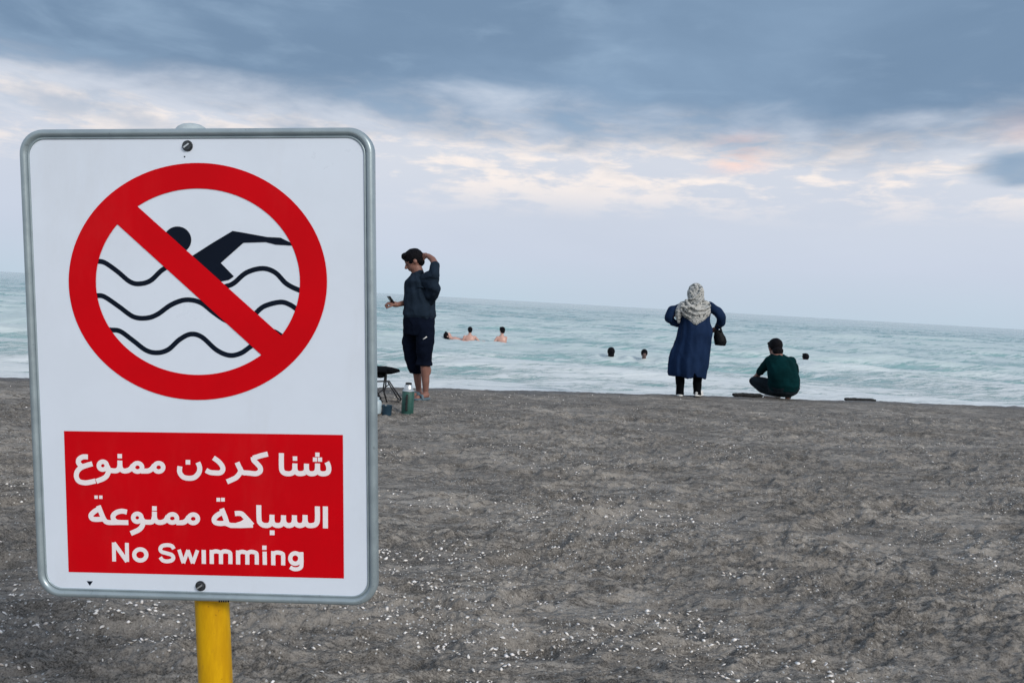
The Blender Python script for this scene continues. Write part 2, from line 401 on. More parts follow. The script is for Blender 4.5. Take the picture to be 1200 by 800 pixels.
# ------------------------------------------------------------------ sand
SEA = -0.22
def crest(x):
    return 10.2 + .255 * x - .005 * np.clip(x, -12, 12) ** 2
def sand_h(x, y):
    x = np.asarray(x, float); y = np.asarray(y, float)
    s = y - crest(x) + .16 * perlin(x * .8, y * .1, 3) + .05 * perlin(x * 3.1, y * .3, 4)
    inl = np.clip(-s / 2.4, 0, 1)
    d = np.hypot(x, y)
    near = np.clip((60 - d) / 40, 0, 1)
    h = .030 * fbm(x * .45, y * .7, 3, 1) * np.clip(-s / 2 + .4, .2, 1)
    a = math.radians(9); xr = x * math.cos(a) + y * math.sin(a); yr = -x * math.sin(a) + y * math.cos(a)
    wx = xr + .12 * perlin(xr * 2.3, yr * 2.3, 8); wy = yr + .08 * perlin(xr * 2.9, yr * 2.9, 9)
    # trampled ridges
    r1 = 1 - np.abs(perlin(wx * 1.3, wy * 4.0, 21)) * 2.0
    r2 = 1 - np.abs(perlin(wx * 3.0, wy * 8.6, 22)) * 2.0
    h = h + near * (.014 * r1 + .014 * r2 + .015 * np.abs(fbm(wx * 4.6, wy * 14, 4, 30, .62)) + .007 * fbm(wx * 26, wy * 40, 2, 40, .7))
    h = h * np.clip(.95 + .8 * fbm(x * .8, y * 1.5, 2, 33), .35, 1.9)
    # foot prints and scuffs
    for cell, dep, k0 in ((.46, .034, 1), (.27, .026, 5), (.15, .012, 9)):
        ci = np.floor(x / cell).astype(np.int64); cj = np.floor(y / cell).astype(np.int64)
        for i in (-1, 0, 1):
            for j in (-1, 0, 1):
                a_, b_ = ci + i, cj + j
                px = (a_ + .2 + .6 * hash01(a_, b_, k0)) * cell; py = (b_ + .2 + .6 * hash01(a_, b_, k0 + 1)) * cell
                th = hash01(a_, b_, k0 + 2) * 1.5 - .55; on = hash01(a_, b_, k0 + 3)
                lx = (x - px) * np.cos(th) + (y - py) * np.sin(th); ly = -(x - px) * np.sin(th) + (y - py) * np.cos(th)
                q = np.sqrt((lx / (cell * .40)) ** 2 + (ly / (cell * .19)) ** 2) + .22 * perlin(x * 5 / cell * .46, y * 5 / cell * .46, 50)
                pit = -np.clip(1 - q, 0, 1) ** .5 + .30 * np.exp(-((q - 1.2) / .25) ** 2)
                h = h + near * np.where(on > .38, dep * (.35 + .65 * on) * pit, 0)
    h = h * (.22 + .78 * inl)
    fall = np.where(s > 0, -.26 * s - .03 * s * s, 0)
    return np.maximum(h + fall, -3.0)

def fan(angles, radii, hfun, closed=False):
    A, Rr = np.meshgrid(angles, radii)
    X = np.sin(A) * Rr; Y = np.cos(A) * Rr
    Z = hfun(X, Y)
    V = np.stack([X, Y, Z], -1).reshape(-1, 3)
    nr, na = A.shape
    idx = np.arange(nr * na).reshape(nr, na)
    if closed: idx = np.concatenate([idx, idx[:, :1]], 1)
    a, b_, c_, d_ = idx[:-1, :-1], idx[:-1, 1:], idx[1:, 1:], idx[1:, :-1]
    Fq = np.stack([a, d_, c_, b_], -1).reshape(-1, 4)
    return V, Fq
front = np.radians(np.linspace(-38, 38, 760))
back = np.radians(np.linspace(38, 322, 90)[1:-1])
rad = np.concatenate([np.linspace(.02, 1.6, 14)[:-1], np.exp(np.arange(math.log(1.6), math.log(14), .0036)), np.exp(np.arange(math.log(14.3), math.log(3000), .11))])
V, Fq = fan(np.concatenate([front, back]), rad, sand_h, True)
me = np_mesh('beach_sand', V, Fq)
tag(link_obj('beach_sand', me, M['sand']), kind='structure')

# ------------------------------------------------------------------ sea
_wr = np.random.RandomState(11)
WAVES = []
for i in range(34):
    lam = .55 * (9.5 / .55) ** (i / 33.0)
    th = _wr.normal(0, .26) + R(-13.5 + 4)
    WAVES.append((lam, .0225 * lam ** .62, th, _wr.rand() * 6.28, _wr.rand() * 100))
def sea_field(x, y):
    s = (y - crest(x)) * .97
    d = np.hypot(x, y)
    h = np.zeros_like(x)
    for lam, amp, th, ph, sd in WAVES:
        k = 2 * math.pi / lam
        # travelling towards the beach: wave vector mostly across the shore
        kx, ky = math.sin(-th) * k, math.cos(th) * k
        p = kx * x + ky * y + ph + 1.3 * perlin(x * .11 + sd, y * .11, 60)
        env = .55 + .75 * perlin(x * .06 + sd, y * .12 - sd, 61)
        w = (1 - np.abs(np.sin(p / 2))) * 2 - .72
        fade = np.clip((lam / (d * .009) - 1.2) / 2, 0, 1)
        h += amp * w * env * fade
    shallow = np.clip((s - .5) / 8.0, .30, 1)
    return h * shallow, s
BATH = [(550, 402.5, 24.2), (587.5, 404.5, 23.6), (715.5, 421, 20.9), (754.5, 422, 20.6), (943, 429, 22.0), (530, 397, 24.3), (536, 398, 24.3)]
def near_bath(x, y):
    g = np.zeros_like(x); w = np.zeros_like(x)
    for b_ in BATH:
        p_ = at(*b_); q = np.hypot(x - p_.x, (y - p_.y))
        g += np.cos(q * 13) * np.exp(-q * 1.6); w += np.exp(-(q / .42) ** 2)
    return g, w
def sea_h(x, y):
    h, s = sea_field(x, y)
    h = h + .035 * near_bath(x, y)[0]
    return SEA + h + .035 * np.clip(1 - s / 3, 0, 1) * fbm(x * 1.3, y * 2.6, 3, 70)
rad = np.concatenate([np.linspace(6, 9, 5)[:-1], np.exp(np.arange(math.log(9), math.log(180), .0058)), np.exp(np.arange(math.log(182), math.log(12000), .06))])
fr = np.radians(np.linspace(-37, 37, 560)); sd = np.radians(np.linspace(37, 110, 40)[1:])
V, Fq = fan(np.concatenate([-sd[::-1], fr, sd]), rad, sea_h)
me = np_mesh('sea', V, Fq)
hh, ss = sea_field(V[:, 0], V[:, 1])
loc = np.clip(hh / (.02 + .0 * hh) * .25 / 1.5, -1, 2.0)
loc = loc + 1.6 * near_bath(V[:, 0], V[:, 1])[1]
ca = me.attributes.new('crest', 'FLOAT', 'POINT'); ca.data.foreach_set('value', loc.astype(np.float32))
tag(link_obj('sea', me, M['water']), kind='structure')

# ------------------------------------------------------------------ the sign
# pose of the plate: local x along its width, y up, z towards the viewer's side
_C = np.array([[23.1, 151.9], [438.7, 149.4], [44.7, 698.2], [441.4, 709.6]])
def sign_pose():
    src = np.array([[-.5, .5], [.5, .5], [-.5, -.5], [.5, -.5]])
    p = (_C - [600, 400]) / F; p[:, 1] *= -1
    A = []
    for (x, y), (u, v) in zip(src, p):
        A.append([x, y, 1, 0, 0, 0, -u * x, -u * y, -u]); A.append([0, 0, 0, x, y, 1, -v * x, -v * y, -v])
    h = np.linalg.svd(np.array(A))[2][-1].reshape(3, 3); h /= h[2, 2]
    return h
_h = sign_pose()
_s = .6 / np.linalg.norm(_h[:, 0])
_cx, _cy, _t = [Vector((v[0], v[1], -v[2])) * _s for v in (_h[:, 0], _h[:, 1], _h[:, 2])]
SW, SH = .6, _cy.length
ex = (CM @ _cx).normalized(); ez = ex.cross(CM @ _cy).normalized(); ey = ez.cross(ex)
SC = CP + CM @ _t
SM = Matrix(((ex.x, ey.x, ez.x, SC.x), (ex.y, ey.y, ez.y, SC.y), (ex.z, ey.z, ez.z, SC.z), (0, 0, 0, 1)))
_hi = np.linalg.inv(_h)
def S2(px, py):
    """photo pixel -> metres on the plate"""
    q = _hi @ np.array([(px - 600) / F, -(py - 400) / F, 1.0])
    return (q[0] / q[2] * SW, q[1] / q[2] * SH)

base_y = -(SC.z) / ey.z
post_foot = SM @ Vector((0, 0, 0)) + ey * base_y
sign = empty('warning_sign', None, Matrix.Translation(post_foot))
tag(sign, 'white no swimming sign with red ring and red text panel on a yellow post', 'sign')

def rrect(w, h, r, n=10):
    pts = []
    for cx, cy, a0 in ((w / 2 - r, h / 2 - r, 0), (-w / 2 + r, h / 2 - r, 90), (-w / 2 + r, -h / 2 + r, 180), (w / 2 - r, -h / 2 + r, 270)):
        for i in range(n + 1):
            a = R(a0 + 90 * i / n); pts.append((cx + r * math.cos(a), cy + r * math.sin(a)))
    return pts
def sign_part(name, bm, mat, smooth=False, parent=None):
    me = bpy.data.meshes.new(name); bm.transform(SM)
    bm.to_mesh(me); bm.free()
    return link_obj(name, me, mat, parent or sign, smooth)
def finish_shade(o, ang=35):
    me = o.data
    me.polygons.foreach_set('use_smooth', [True] * len(me.polygons))
    try: me.set_sharp_from_angle(angle=R(ang))
    except Exception: pass

CR = .041
bm = bmesh.new()                                                     # plate with thickness
pts = rrect(SW - .020, SH - .020, CR - .010)
vf = [bm.verts.new((x, y, 0)) for x, y in pts]; vb = [bm.verts.new((x, y, -.002)) for x, y in pts]
bm.faces.new(vf); bm.faces.new(vb[::-1])
for i in range(len(pts)): j = (i + 1) % len(pts); bm.faces.new((vf[i], vb[i], vb[j], vf[j]))
sign_part('sign_plate', bm, M['white_print'])
bm = bmesh.new()                                                     # rolled metal frame
prof = [(.0, -.012), (-.0002, -.006), (.0, -.001), (.0012, .0024), (.0035, .0048), (.0065, .0056), (.0085, .0054), (.0105, .0044), (.0118, .0020), (.0128, .0004), (.0142, .0018), (.0156, .0020), (.0165, .0012), (.0168, -.0010), (.014, -.012), (.0, -.012)]
rings = []
for ins, z in prof[:-1]:
    rings.append([bm.verts.new((x, y, z)) for x, y in rrect(SW - 2 * ins, SH - 2 * ins, CR - ins * .8)])
for a in range(len(rings)):
    ra, rb = rings[a], rings[(a + 1) % len(rings)]
    for i in range(len(ra)): j = (i + 1) % len(ra); bm.faces.new((ra[i], ra[j], rb[j], rb[i]))
bmesh.ops.recalc_face_normals(bm, faces=bm.faces[:])
finish_shade(sign_part('frame', bm, M['frame']), 50)

def catmull(P, n=6):
    if len(P) < 3: return P
    out = []
    for i in range(len(P) - 1):
        p0 = P[max(i - 1, 0)]; p1 = P[i]; p2 = P[i + 1]; p3 = P[min(i + 2, len(P) - 1)]
        for k in range(n):
            t = k / n
            out.append(tuple(.5 * ((2 * p1[c]) + (-p0[c] + p2[c]) * t + (2 * p0[c] - 5 * p1[c] + 4 * p2[c] - p3[c]) * t * t + (-p0[c] + 3 * p1[c] - 3 * p2[c] + p3[c]) * t ** 3) for c in (0, 1)))
    out.append(P[-1]); return out
_lay = [0]
def ribbon(bm, P, w, z, smooth=True):
    """flat stroke on the plate, P in photo pixels, w in pixels"""
    _lay[0] = (_lay[0] + 1) % 12; z = z + _lay[0] * .00003
    P = catmull(P) if smooth else P
    Q = [Vector(S2(*p)) for p in P]; hw = w * SW / 412 / 2
    L_, R_ = [], []
    for i, q in enumerate(Q):
        d = (Q[min(i + 1, len(Q) - 1)] - Q[max(i - 1, 0)]); d.normalize(); n = Vector((-d.y, d.x))
        k = 1.0
        if 0 < i < len(Q) - 1:
            d1 = (q - Q[i - 1]).normalized(); k = 1 / max(n.dot(Vector((-d1.y, d1.x))), .6)
        L_.append(bm.verts.new((*(q + n * hw * k), z))); R_.append(bm.verts.new((*(q - n * hw * k), z)))
    for i in range(len(Q) - 1): bm.faces.new((R_[i], R_[i + 1], L_[i + 1], L_[i]))
def ell_ring(bm, cx, cy, rx, ry, w, z, n=40):
    _lay[0] = (_lay[0] + 1) % 12; z = z + _lay[0] * .00003
    hw = w / 2; o_, i_ = [], []
    for k in range(n):
        a = 2 * math.pi * k / n
        o_.append(bm.verts.new((*S2(cx + (rx + hw) * math.cos(a), cy + (ry + hw) * math.sin(a)), z)))
        i_.append(bm.verts.new((*S2(cx + (rx - hw) * math.cos(a), cy + (ry - hw) * math.sin(a)), z)))
    for k in range(n): j = (k + 1) % n; bm.faces.new((o_[k], i_[k], i_[j], o_[j]))
def poly(bm, P, z):
    _lay[0] = (_lay[0] + 1) % 12; z = z + _lay[0] * .00003
    f = bm.faces.new([bm.verts.new((*S2(*p), z)) for p in P])
    return f
def flat_part(name, bm, mat):
    for f in bm.faces:
        f.normal_update()
        if f.normal.z < 0: f.normal_flip()
    bmesh.ops.triangulate(bm, faces=[f for f in bm.faces if len(f.verts) > 4])
    return sign_part(name, bm, mat)

z3 = lambda L_: [(10 + x / 2.6667, 130 + y / 2.6667) for x, y in L_]
# wave lines and swimmer first, the red ring above them
for P1, P2 in (([(258, 470), (272, 470), (300, 473), (340, 500), (380, 533), (410, 540), (445, 530), (480, 498), (515, 478), (540, 470)], [(650, 556), (680, 548), (705, 538), (745, 505), (795, 492), (835, 505), (870, 540), (910, 560), (925, 562)]),
               ([(258, 577), (275, 577), (300, 580), (345, 610), (390, 642), (430, 647), (465, 636), (510, 605), (555, 590), (600, 598), (640, 628), (675, 652), (700, 660)], [(750, 650), (770, 635), (800, 610), (850, 597), (880, 605), (905, 622), (915, 630)]),
               ([(305, 682), (322, 684), (350, 688), (390, 717), (430, 747), (465, 755), (500, 745), (535, 714), (570, 697), (605, 706), (650, 746), (690, 763), (725, 757), (755, 737), (775, 722)], [(815, 686), (833, 690), (852, 702), (870, 715)])):
    bm = bmesh.new(); ribbon(bm, z3(P1), 5.6, .0003); ribbon(bm, z3(P2), 5.6, .0003)
    flat_part('wave_line', bm, M['black_print'])
bm = bmesh.new()
poly(bm, z3([(530 + 43 * math.cos(a * math.pi / 20), 403 + 42 * math.sin(a * math.pi / 20)) for a in range(40)]), .0004)
poly(bm, z3([(574, 454), (640, 412), (702, 375), (728, 379), (810, 394), (852, 396), (880, 410), (895, 414), (890, 421), (836, 418), (806, 410), (736, 412), (665, 475), (706, 517), (690, 528), (664, 533), (620, 515), (585, 480)]), .0004)
flat_part('swimmer_pictogram', bm, M['black_print'])
bm = bmesh.new()
n = 128; o_, i_ = [], []
for k in range(n):
    a = 2 * math.pi * k / n
    o_.append(bm.verts.new((*S2(232.5 + 151.3 * math.cos(a), 329.7 + 138.6 * math.sin(a)), .0009)))
    i_.append(bm.verts.new((*S2(232.6 + 119.5 * math.cos(a), 330.0 + 109.0 * math.sin(a)), .0009)))
for k in range(n): j = (k + 1) % n; bm.faces.new((o_[k], i_[k], i_[j], o_[j]))
def on_inner(px, py, k=1.06):
    dx_, dy_ = px - 232.6, py - 330.0
    q = math.sqrt((dx_ / 119.5) ** 2 + (dy_ / 109.0) ** 2); return (232.6 + dx_ / q * k, 330 + dy_ / q * k)
bm.faces.new([bm.verts.new((*S2(*p), .0011)) for p in [(150, 231), (160, 240), (331.3, 394.3), (341, 403), (325, 428), (318, 426), (308, 417), (136.7, 261.2), (127, 252), (138, 240)]])
flat_part('prohibition_ring', bm, M['red_print'])
bm = bmesh.new(); poly(bm, [(74.9, 504.7), (401.7, 509.3), (402.3, 677.2), (79.8, 669.6)], .0003)
flat_part('text_panel', bm, M['red_print'])

ZL = .0008
def flush(name):
    global bm
    flat_part(name, bm, M['letter_print']); bm = bmesh.new()
Rr_ = lambda L_: [(200 + x / 5.714, 500 + y / 5.714) for x, y in L_]
Lr_ = lambda L_: [(75 + x / 7.273, 500 + y / 7.273) for x, y in L_]
Br_ = lambda L_: [(90 + x / 7.275, 570 + y / 7.275) for x, y in L_]
Qr_ = lambda L_: [(290 + x / 6.664, 520 + y / 6.664) for x, y in L_]
Dr_ = lambda L_: [(230 + x / 8.571, 625 + y / 8.571) for x, y in L_]
SWD = 6.0
def st(bm, conv, P, w=SWD, smooth=True): ribbon(bm, conv(P), w, ZL, smooth)
def dot(bm, conv, x, y, s):
    (px, py), = conv([(x, y)]); h = s / 2
    poly(bm, [(px - h, py - h), (px + h, py - h + .1), (px + h, py + h + .1), (px - h, py + h)], ZL)
# line one
bm = bmesh.new()
st(bm, Qr_, [(618, 140), (630, 165), (634, 195), (625, 220), (600, 230), (570, 228), (550, 212), (546, 185), (546, 150)])
st(bm, Qr_, [(546, 185), (538, 215), (515, 229), (485, 228), (465, 212), (460, 190), (460, 152)])
st(bm, Qr_, [(460, 190), (452, 215), (430, 228), (395, 228), (375, 212), (369, 190), (369, 150)])
st(bm, Qr_, [(369, 190), (360, 215), (335, 229), (300, 229), (274, 215), (264, 180), (264, 70)])
for x, y in ((545, 82), (526, 120), (565, 120)): dot(bm, Qr_, x, y, 5.0)
dot(bm, Qr_, 370, 112, 5.2)
flush('persian_word')
st(bm, Rr_, [(650, 180), (600, 192), (552, 208)], smooth=False); st(bm, Rr_, [(552, 200), (556, 222), (578, 245), (598, 270), (598, 295), (572, 311), (530, 308), (495, 305)])
st(bm, Rr_, [(500, 307), (478, 300), (462, 275), (444, 236)]); st(bm, Rr_, [(462, 268), (466, 300), (440, 335), (408, 352), (376, 366)])
st(bm, Rr_, [(286, 205), (322, 232), (345, 262), (348, 288), (330, 305), (295, 306), (262, 302), (236, 288)])
st(bm, Rr_, [(182, 236), (194, 270), (188, 305), (160, 335), (120, 342), (82, 332), (60, 300), (62, 262)]); dot(bm, Rr_, 115, 235, 5.4)
flush('persian_word')
for cx_, in ((806,), (626,)):
    ell_ring(bm, *Lr_([(cx_, 343)])[0], 5.3, 4.9, 5.3, ZL)
st(bm, Lr_, [(770, 325), (748, 355), (720, 372), (690, 374), (655, 374)]); st(bm, Lr_, [(590, 325), (568, 355), (540, 370), (505, 372), (482, 350), (476, 320), (476, 285)])
st(bm, Lr_, [(476, 320), (470, 350), (450, 370), (410, 371), (370, 362)]); dot(bm, Lr_, 475, 247, 5.2)
ell_ring(bm, *Lr_([(331, 328)])[0], 4.7, 4.6, 5.3, ZL)
st(bm, Lr_, [(362, 325), (378, 355), (374, 395), (345, 432), (275, 462)])
st(bm, Lr_, [(204, 254), (160, 254), (128, 275), (124, 305), (145, 328)]); st(bm, Lr_, [(242, 312), (195, 325), (145, 345), (112, 380), (106, 425), (130, 462), (180, 474), (225, 468), (268, 458)])
flush('persian_word')
# line two
bm = bmesh.new()
st(bm, Qr_, [(606, 485), (606, 656)], smooth=False)
st(bm, Qr_, [(543, 485), (543, 590), (532, 622), (505, 634), (470, 632), (452, 612), (447, 585), (447, 552)])
st(bm, Qr_, [(447, 585), (440, 618), (420, 632), (392, 632), (370, 615), (364, 588), (364, 554)])
st(bm, Qr_, [(364, 588), (356, 618), (335, 632), (308, 632), (286, 615), (279, 588), (279, 554)])
st(bm, Qr_, [(279, 588), (270, 618), (250, 632), (220, 632), (197, 618), (189, 590), (189, 550)])
st(bm, Qr_, [(189, 590), (180, 618), (160, 632), (125, 632), (98, 615), (88, 585), (86, 475)])
dot(bm, Qr_, 190, 690, 5.6)
st(bm, Rr_, [(428, 578), (468, 578), (495, 600), (545, 656)]); st(bm, Rr_, [(548, 655), (470, 658), (400, 657), (372, 645)], smooth=False)
st(bm, Rr_, [(510, 618), (480, 642), (440, 656)]); st(bm, Rr_, [(340, 545), (362, 600), (380, 656)], smooth=False)
st(bm, Rr_, [(345, 570), (312, 588), (290, 612), (296, 636), (330, 644), (372, 640)]); dot(bm, Rr_, 318, 485, 4.4); dot(bm, Rr_, 348, 485, 4.4)
flush('arabic_word')
ell_ring(bm, *Br_([(990, 271)])[0], 5.4, 4.9, 5.3, ZL); ell_ring(bm, *Br_([(812, 268)])[0], 5.4, 4.8, 5.3, ZL)
st(bm, Br_, [(953, 255), (930, 288), (900, 303), (845, 303)]); st(bm, Br_, [(775, 250), (755, 285), (725, 300), (690, 300), (667, 280), (660, 250), (660, 210)])
st(bm, Br_, [(660, 250), (650, 285), (630, 299), (590, 299), (555, 290)]); dot(bm, Br_, 660, 183, 5.4)
ell_ring(bm, *Br_([(514, 262)])[0], 4.8, 4.6, 5.3, ZL); st(bm, Br_, [(546, 262), (562, 292), (558, 325), (530, 362), (458, 396)])
st(bm, Br_, [(426, 214), (385, 206), (340, 216), (310, 242), (310, 272), (335, 296), (370, 303)]); st(bm, Br_, [(438, 303), (350, 302), (270, 302), (240, 288), (218, 250), (183, 160)])
st(bm, Br_, [(190, 185), (148, 210), (120, 240), (128, 268), (165, 276), (225, 272)]); dot(bm, Br_, 163, 87, 3.9); dot(bm, Br_, 203, 87, 3.9)
flush('arabic_word')
# line three
bm = bmesh.new()
st(bm, Br_, [(313, 473), (315, 634)], 4.7, False); st(bm, Br_, [(424, 476), (426, 637)], 4.7, False); st(bm, Br_, [(312, 476), (426, 635)], 5.2, False)
ell_ring(bm, *Br_([(538, 578)])[0], 7.1, 6.5, 4.9, ZL)
flush('english_word')
st(bm, Br_, [(824, 528), (810, 505), (785, 496), (755, 495), (722, 505), (709, 530), (722, 552), (765, 565), (805, 578), (820, 602), (806, 624), (768, 633), (730, 625), (708, 598)], 4.7)
for a, b2 in (((868, 533), (905, 648)), ((905, 648), (946, 537)), ((944, 537), (985, 650)), ((985, 650), (1026, 538))): st(bm, Br_, [a, b2], 4.4, False)
st(bm, Dr_, [(71, 160), (72, 299)], 5.2, False)
for x0, y0, xs in ((150, 160, (150, 243, 338)), (415, 165, (415, 508, 603)), (768, 172, (768, 868))):
    st(bm, Dr_, [(xs[0], y0), (xs[0] + 1, y0 + 141)], 5.1, False)
    for q in range(1, len(xs)):
        st(bm, Dr_, [(xs[q - 1], y0 + 45), (xs[q - 1] + 12, y0 + 22), (xs[q - 1] + 45, y0 + 14), (xs[q] - 8, y0 + 26), (xs[q], y0 + 55), (xs[q], y0 + 142)], 5.0)
st(bm, Dr_, [(682, 177), (684, 309)], 5.1, False); dot(bm, Dr_, 680, 137, 5.0)
ell_ring(bm, *Dr_([(990, 245)])[0], 5.9, 6.1, 5.0, ZL)
st(bm, Dr_, [(1052, 181), (1053, 300), (1043, 335), (1010, 352), (970, 350), (938, 332)], 4.7)
flush('english_word')
# small printed marks on the plate
bm = bmesh.new(); poly(bm, [(100.8, 680.3), (108, 680.5), (104.5, 685.8)], .0003)
flat_part('printed_triangle', bm, M['black_print']); bm = bmesh.new()
for k in range(5): poly(bm, [(257 + k * 2.6, 701.3), (258.6 + k * 2.6, 701.3), (258.6 + k * 2.6, 703.6), (257 + k * 2.6, 703.6)], .0059)
flat_part('printed_code', bm, M['black_print']); bm = bmesh.new()
poly(bm, [(216.5, 183), (218.2, 183), (218, 184.8), (216.6, 184.6)], .0003)
flat_part('dirt_speck', bm, M['black_print'])
# bolts
for bx, by in ((220.8, 171.2), (234.3, 686.0)):
    c2 = Vector((*S2(bx, by), 0)); bm = bmesh.new()
    for r_, z0, z1, seg in ((.0092, .0006, .0018, 24), (.0070, .0018, .0050, 20)):
        a_ = [bm.verts.new((c2.x + r_ * math.cos(6.2832 * k / seg), c2.y + r_ * math.sin(6.2832 * k / seg), z0)) for k in range(seg)]
        b_ = [bm.verts.new((c2.x + r_ * .9 * math.cos(6.2832 * k / seg), c2.y + r_ * .9 * math.sin(6.2832 * k / seg), z1)) for k in range(seg)]
        for k in range(seg): j = (k + 1) % seg; bm.faces.new((a_[k], a_[j], b_[j], b_[k]))
        bm.faces.new(b_)
    bolt = sign_part('bolt', bm, M['steel'])
    bm = bmesh.new()                                                  # slot walls: a small raised cross rib
    for ang in (35,):
        d = Vector((math.cos(R(ang)), math.sin(R(ang)), 0)); n_ = Vector((-d.y, d.x, 0))
        q = [c2 + d * s1 * .0055 + n_ * s2 * .0012 for s1, s2 in ((-1, -1), (1, -1), (1, 1), (-1, 1))]
        top = [bm.verts.new((v.x, v.y, .0056)) for v in q]; bot = [bm.verts.new((v.x, v.y, .0048)) for v in q]
        bm.faces.new(top)
        for k in range(4): bm.faces.new((top[k], bot[k], bot[(k + 1) % 4], top[(k + 1) % 4]))
    bmesh.ops.recalc_face_normals(bm, faces=bm.faces[:])
    sign_part('bolt_slot', bm, M['thermos_steel'], parent=bolt)
# post: runs behind the plate along its axis, rounded cap on top
pr = .0290; pz = -.012 - pr - .004
def behind(px, py, z):
    o_ = SM.inverted() @ CP; d_ = SM.inverted().to_3x3() @ (at(px, py, 2) - CP)
    return o_ + d_ * ((z - o_.z) / d_.z)
px_bot = behind(248.4, 706, pz).x; px_top = behind(224.5, 146, pz).x
bm = bmesh.new(); seg = 40
ya, yb = SH / 2 - .012, base_y - .25
def postx(y): return px_bot + (px_top - px_bot) * (y - (-SH / 2)) / SH
rows = []
for k in range(60):
    y = yb + (ya - yb) * k / 59
    rows.append([bm.verts.new((postx(y) + pr * math.cos(6.28318 * s / seg), y, pz + pr * math.sin(6.28318 * s / seg))) for s in range(seg)])
for a in range(59):
    for s in range(seg): t = (s + 1) % seg; bm.faces.new((rows[a][s], rows[a][t], rows[a + 1][t], rows[a + 1][s]))
bmesh.ops.recalc_face_normals(bm, faces=bm.faces[:])
sign_part('post', bm, M['post'], True)
bm = bmesh.new(); rows = []
for q, (rr, dy_) in enumerate(((pr + .0015, -.03), (pr + .0015, .002), (pr + .001, .010), (pr * .93, .017), (pr * .78, .0225), (pr * .55, .0265), (pr * .28, .0285))):
    rows.append([bm.verts.new((postx(ya) + rr * math.cos(6.28318 * s / seg), ya + dy_, pz + rr * math.sin(6.28318 * s / seg))) for s in range(seg)])
for a in range(len(rows) - 1):
    for s in range(seg): t = (s + 1) % seg; bm.faces.new((rows[a][s], rows[a][t], rows[a + 1][t], rows[a + 1][s]))
bm.faces.new(rows[-1]); bmesh.ops.recalc_face_normals(bm, faces=bm.faces[:])
M['cap'] = material('weathered_grey_cap', (.42, .50, .54), .5, .4, var=.08, vscale=60)
sign_part('post_cap', bm, M['cap'], True)

# ------------------------------------------------------------------ figures: volumes joined into one continuous surface
class Vol:
    def __init__(s): s.bm = bmesh.new()
    def ell(s, c, rx, ry=None, rz=None, rot=None, sub=3):
        ry = rx if ry is None else ry; rz = rx if rz is None else rz
        m4 = Matrix.Translation(c) @ (rot.to_matrix().to_4x4() if rot else Matrix.Identity(4)) @ Matrix.Diagonal((rx, ry, rz, 1))
        bmesh.ops.create_icosphere(s.bm, subdivisions=sub, radius=1, matrix=m4); return s
    def limb(s, pts, rads, sub=2, flat=1.0):
        for i, (p, r_) in enumerate(zip(pts, rads)):
            s.ell(p, r_, r_ , r_, sub=sub)
            if i:
                a, b_ = pts[i - 1], p; d = b_ - a
                if d.length < 1e-4: continue
                m4 = Matrix.Translation((a + b_) / 2) @ d.to_track_quat('Z', 'Y').to_matrix().to_4x4()
                bmesh.ops.create_cone(s.bm, cap_ends=True, segments=16, radius1=rads[i - 1], radius2=r_, depth=d.length, matrix=m4)
        return s
    def loft(s, rings, n=40, fold=None, hemz=None):
        """rings: (centre, rx, ry) with vertical axis; fold(i, angle) -> factor"""
        rows = []
        for i, (c, rx, ry) in enumerate(rings):
            row = []
            for k in range(n):
                a = 2 * math.pi * k / n; f = fold(i / (len(rings) - 1), a) if fold else 1
                row.append(s.bm.verts.new((c[0] + rx * f * math.cos(a), c[1] + ry * f * math.sin(a), c[2] + (hemz(a) * (1 if i == 0 else .45 if i == 1 else 0) if hemz else 0))))
            rows.append(row)
        for i in range(len(rows) - 1):
            for k in range(n): j = (k + 1) % n; s.bm.faces.new((rows[i][k], rows[i][j], rows[i + 1][j], rows[i + 1][k]))
        s.bm.faces.new(rows[0]); s.bm.faces.new(rows[-1][::-1]); return s
    def box(s, c, sx, sy, sz, rot=None):
        m4 = Matrix.Translation(c) @ (rot.to_matrix().to_4x4() if rot else Matrix.Identity(4)) @ Matrix.Diagonal((sx, sy, sz, 1))
        bmesh.ops.create_cube(s.bm, size=1, matrix=m4); return s
    def build(s, name, mat, parent, voxel=.007, smooth=4, crease=0.0, cs=9.0, cdir=(1, 1, 1), seed=0, remesh=True):
        bmesh.ops.recalc_face_normals(s.bm, faces=s.bm.faces[:])
        me = bpy.data.meshes.new(name); s.bm.to_mesh(me); s.bm.free()
        if remesh:
            o = bpy.data.objects.new('tmp', me); COL.objects.link(o)
            r_ = o.modifiers.new('r', 'REMESH'); r_.mode = 'VOXEL'; r_.voxel_size = voxel; r_.use_smooth_shade = True
            if smooth:
                q = o.modifiers.new('s', 'SMOOTH'); q.factor = .5; q.iterations = smooth
            dg = bpy.context.evaluated_depsgraph_get()
            me2 = bpy.data.meshes.new_from_object(o.evaluated_get(dg))
            bpy.data.objects.remove(o); bpy.data.meshes.remove(me); me = me2; me.name = name
        if crease:
            n = len(me.vertices); co = np.empty(n * 3, np.float32); me.vertices.foreach_get('co', co); co = co.reshape(-1, 3)
            no = np.empty(n * 3, np.float32); me.vertices.foreach_get('normal', no); no = no.reshape(-1, 3)
            x, y, z = co[:, 0] * cdir[0] * cs, co[:, 1] * cdir[1] * cs, co[:, 2] * cdir[2] * cs
            w = .35 * perlin(x * .7 + z * .3, y * .7 - z * .2, seed + 5)
            f = (1 - 2 * np.abs(perlin(x + w + y * .6, z + w - y * .4, seed))) * .7 + .5 * perlin(x * 2 + y, z * 2 - y, seed + 1)
            co += no * (f * crease)[:, None].astype(np.float32)
            me.vertices.foreach_set('co', co.ravel()); me.update()
        return link_obj(name, me, mat, parent)

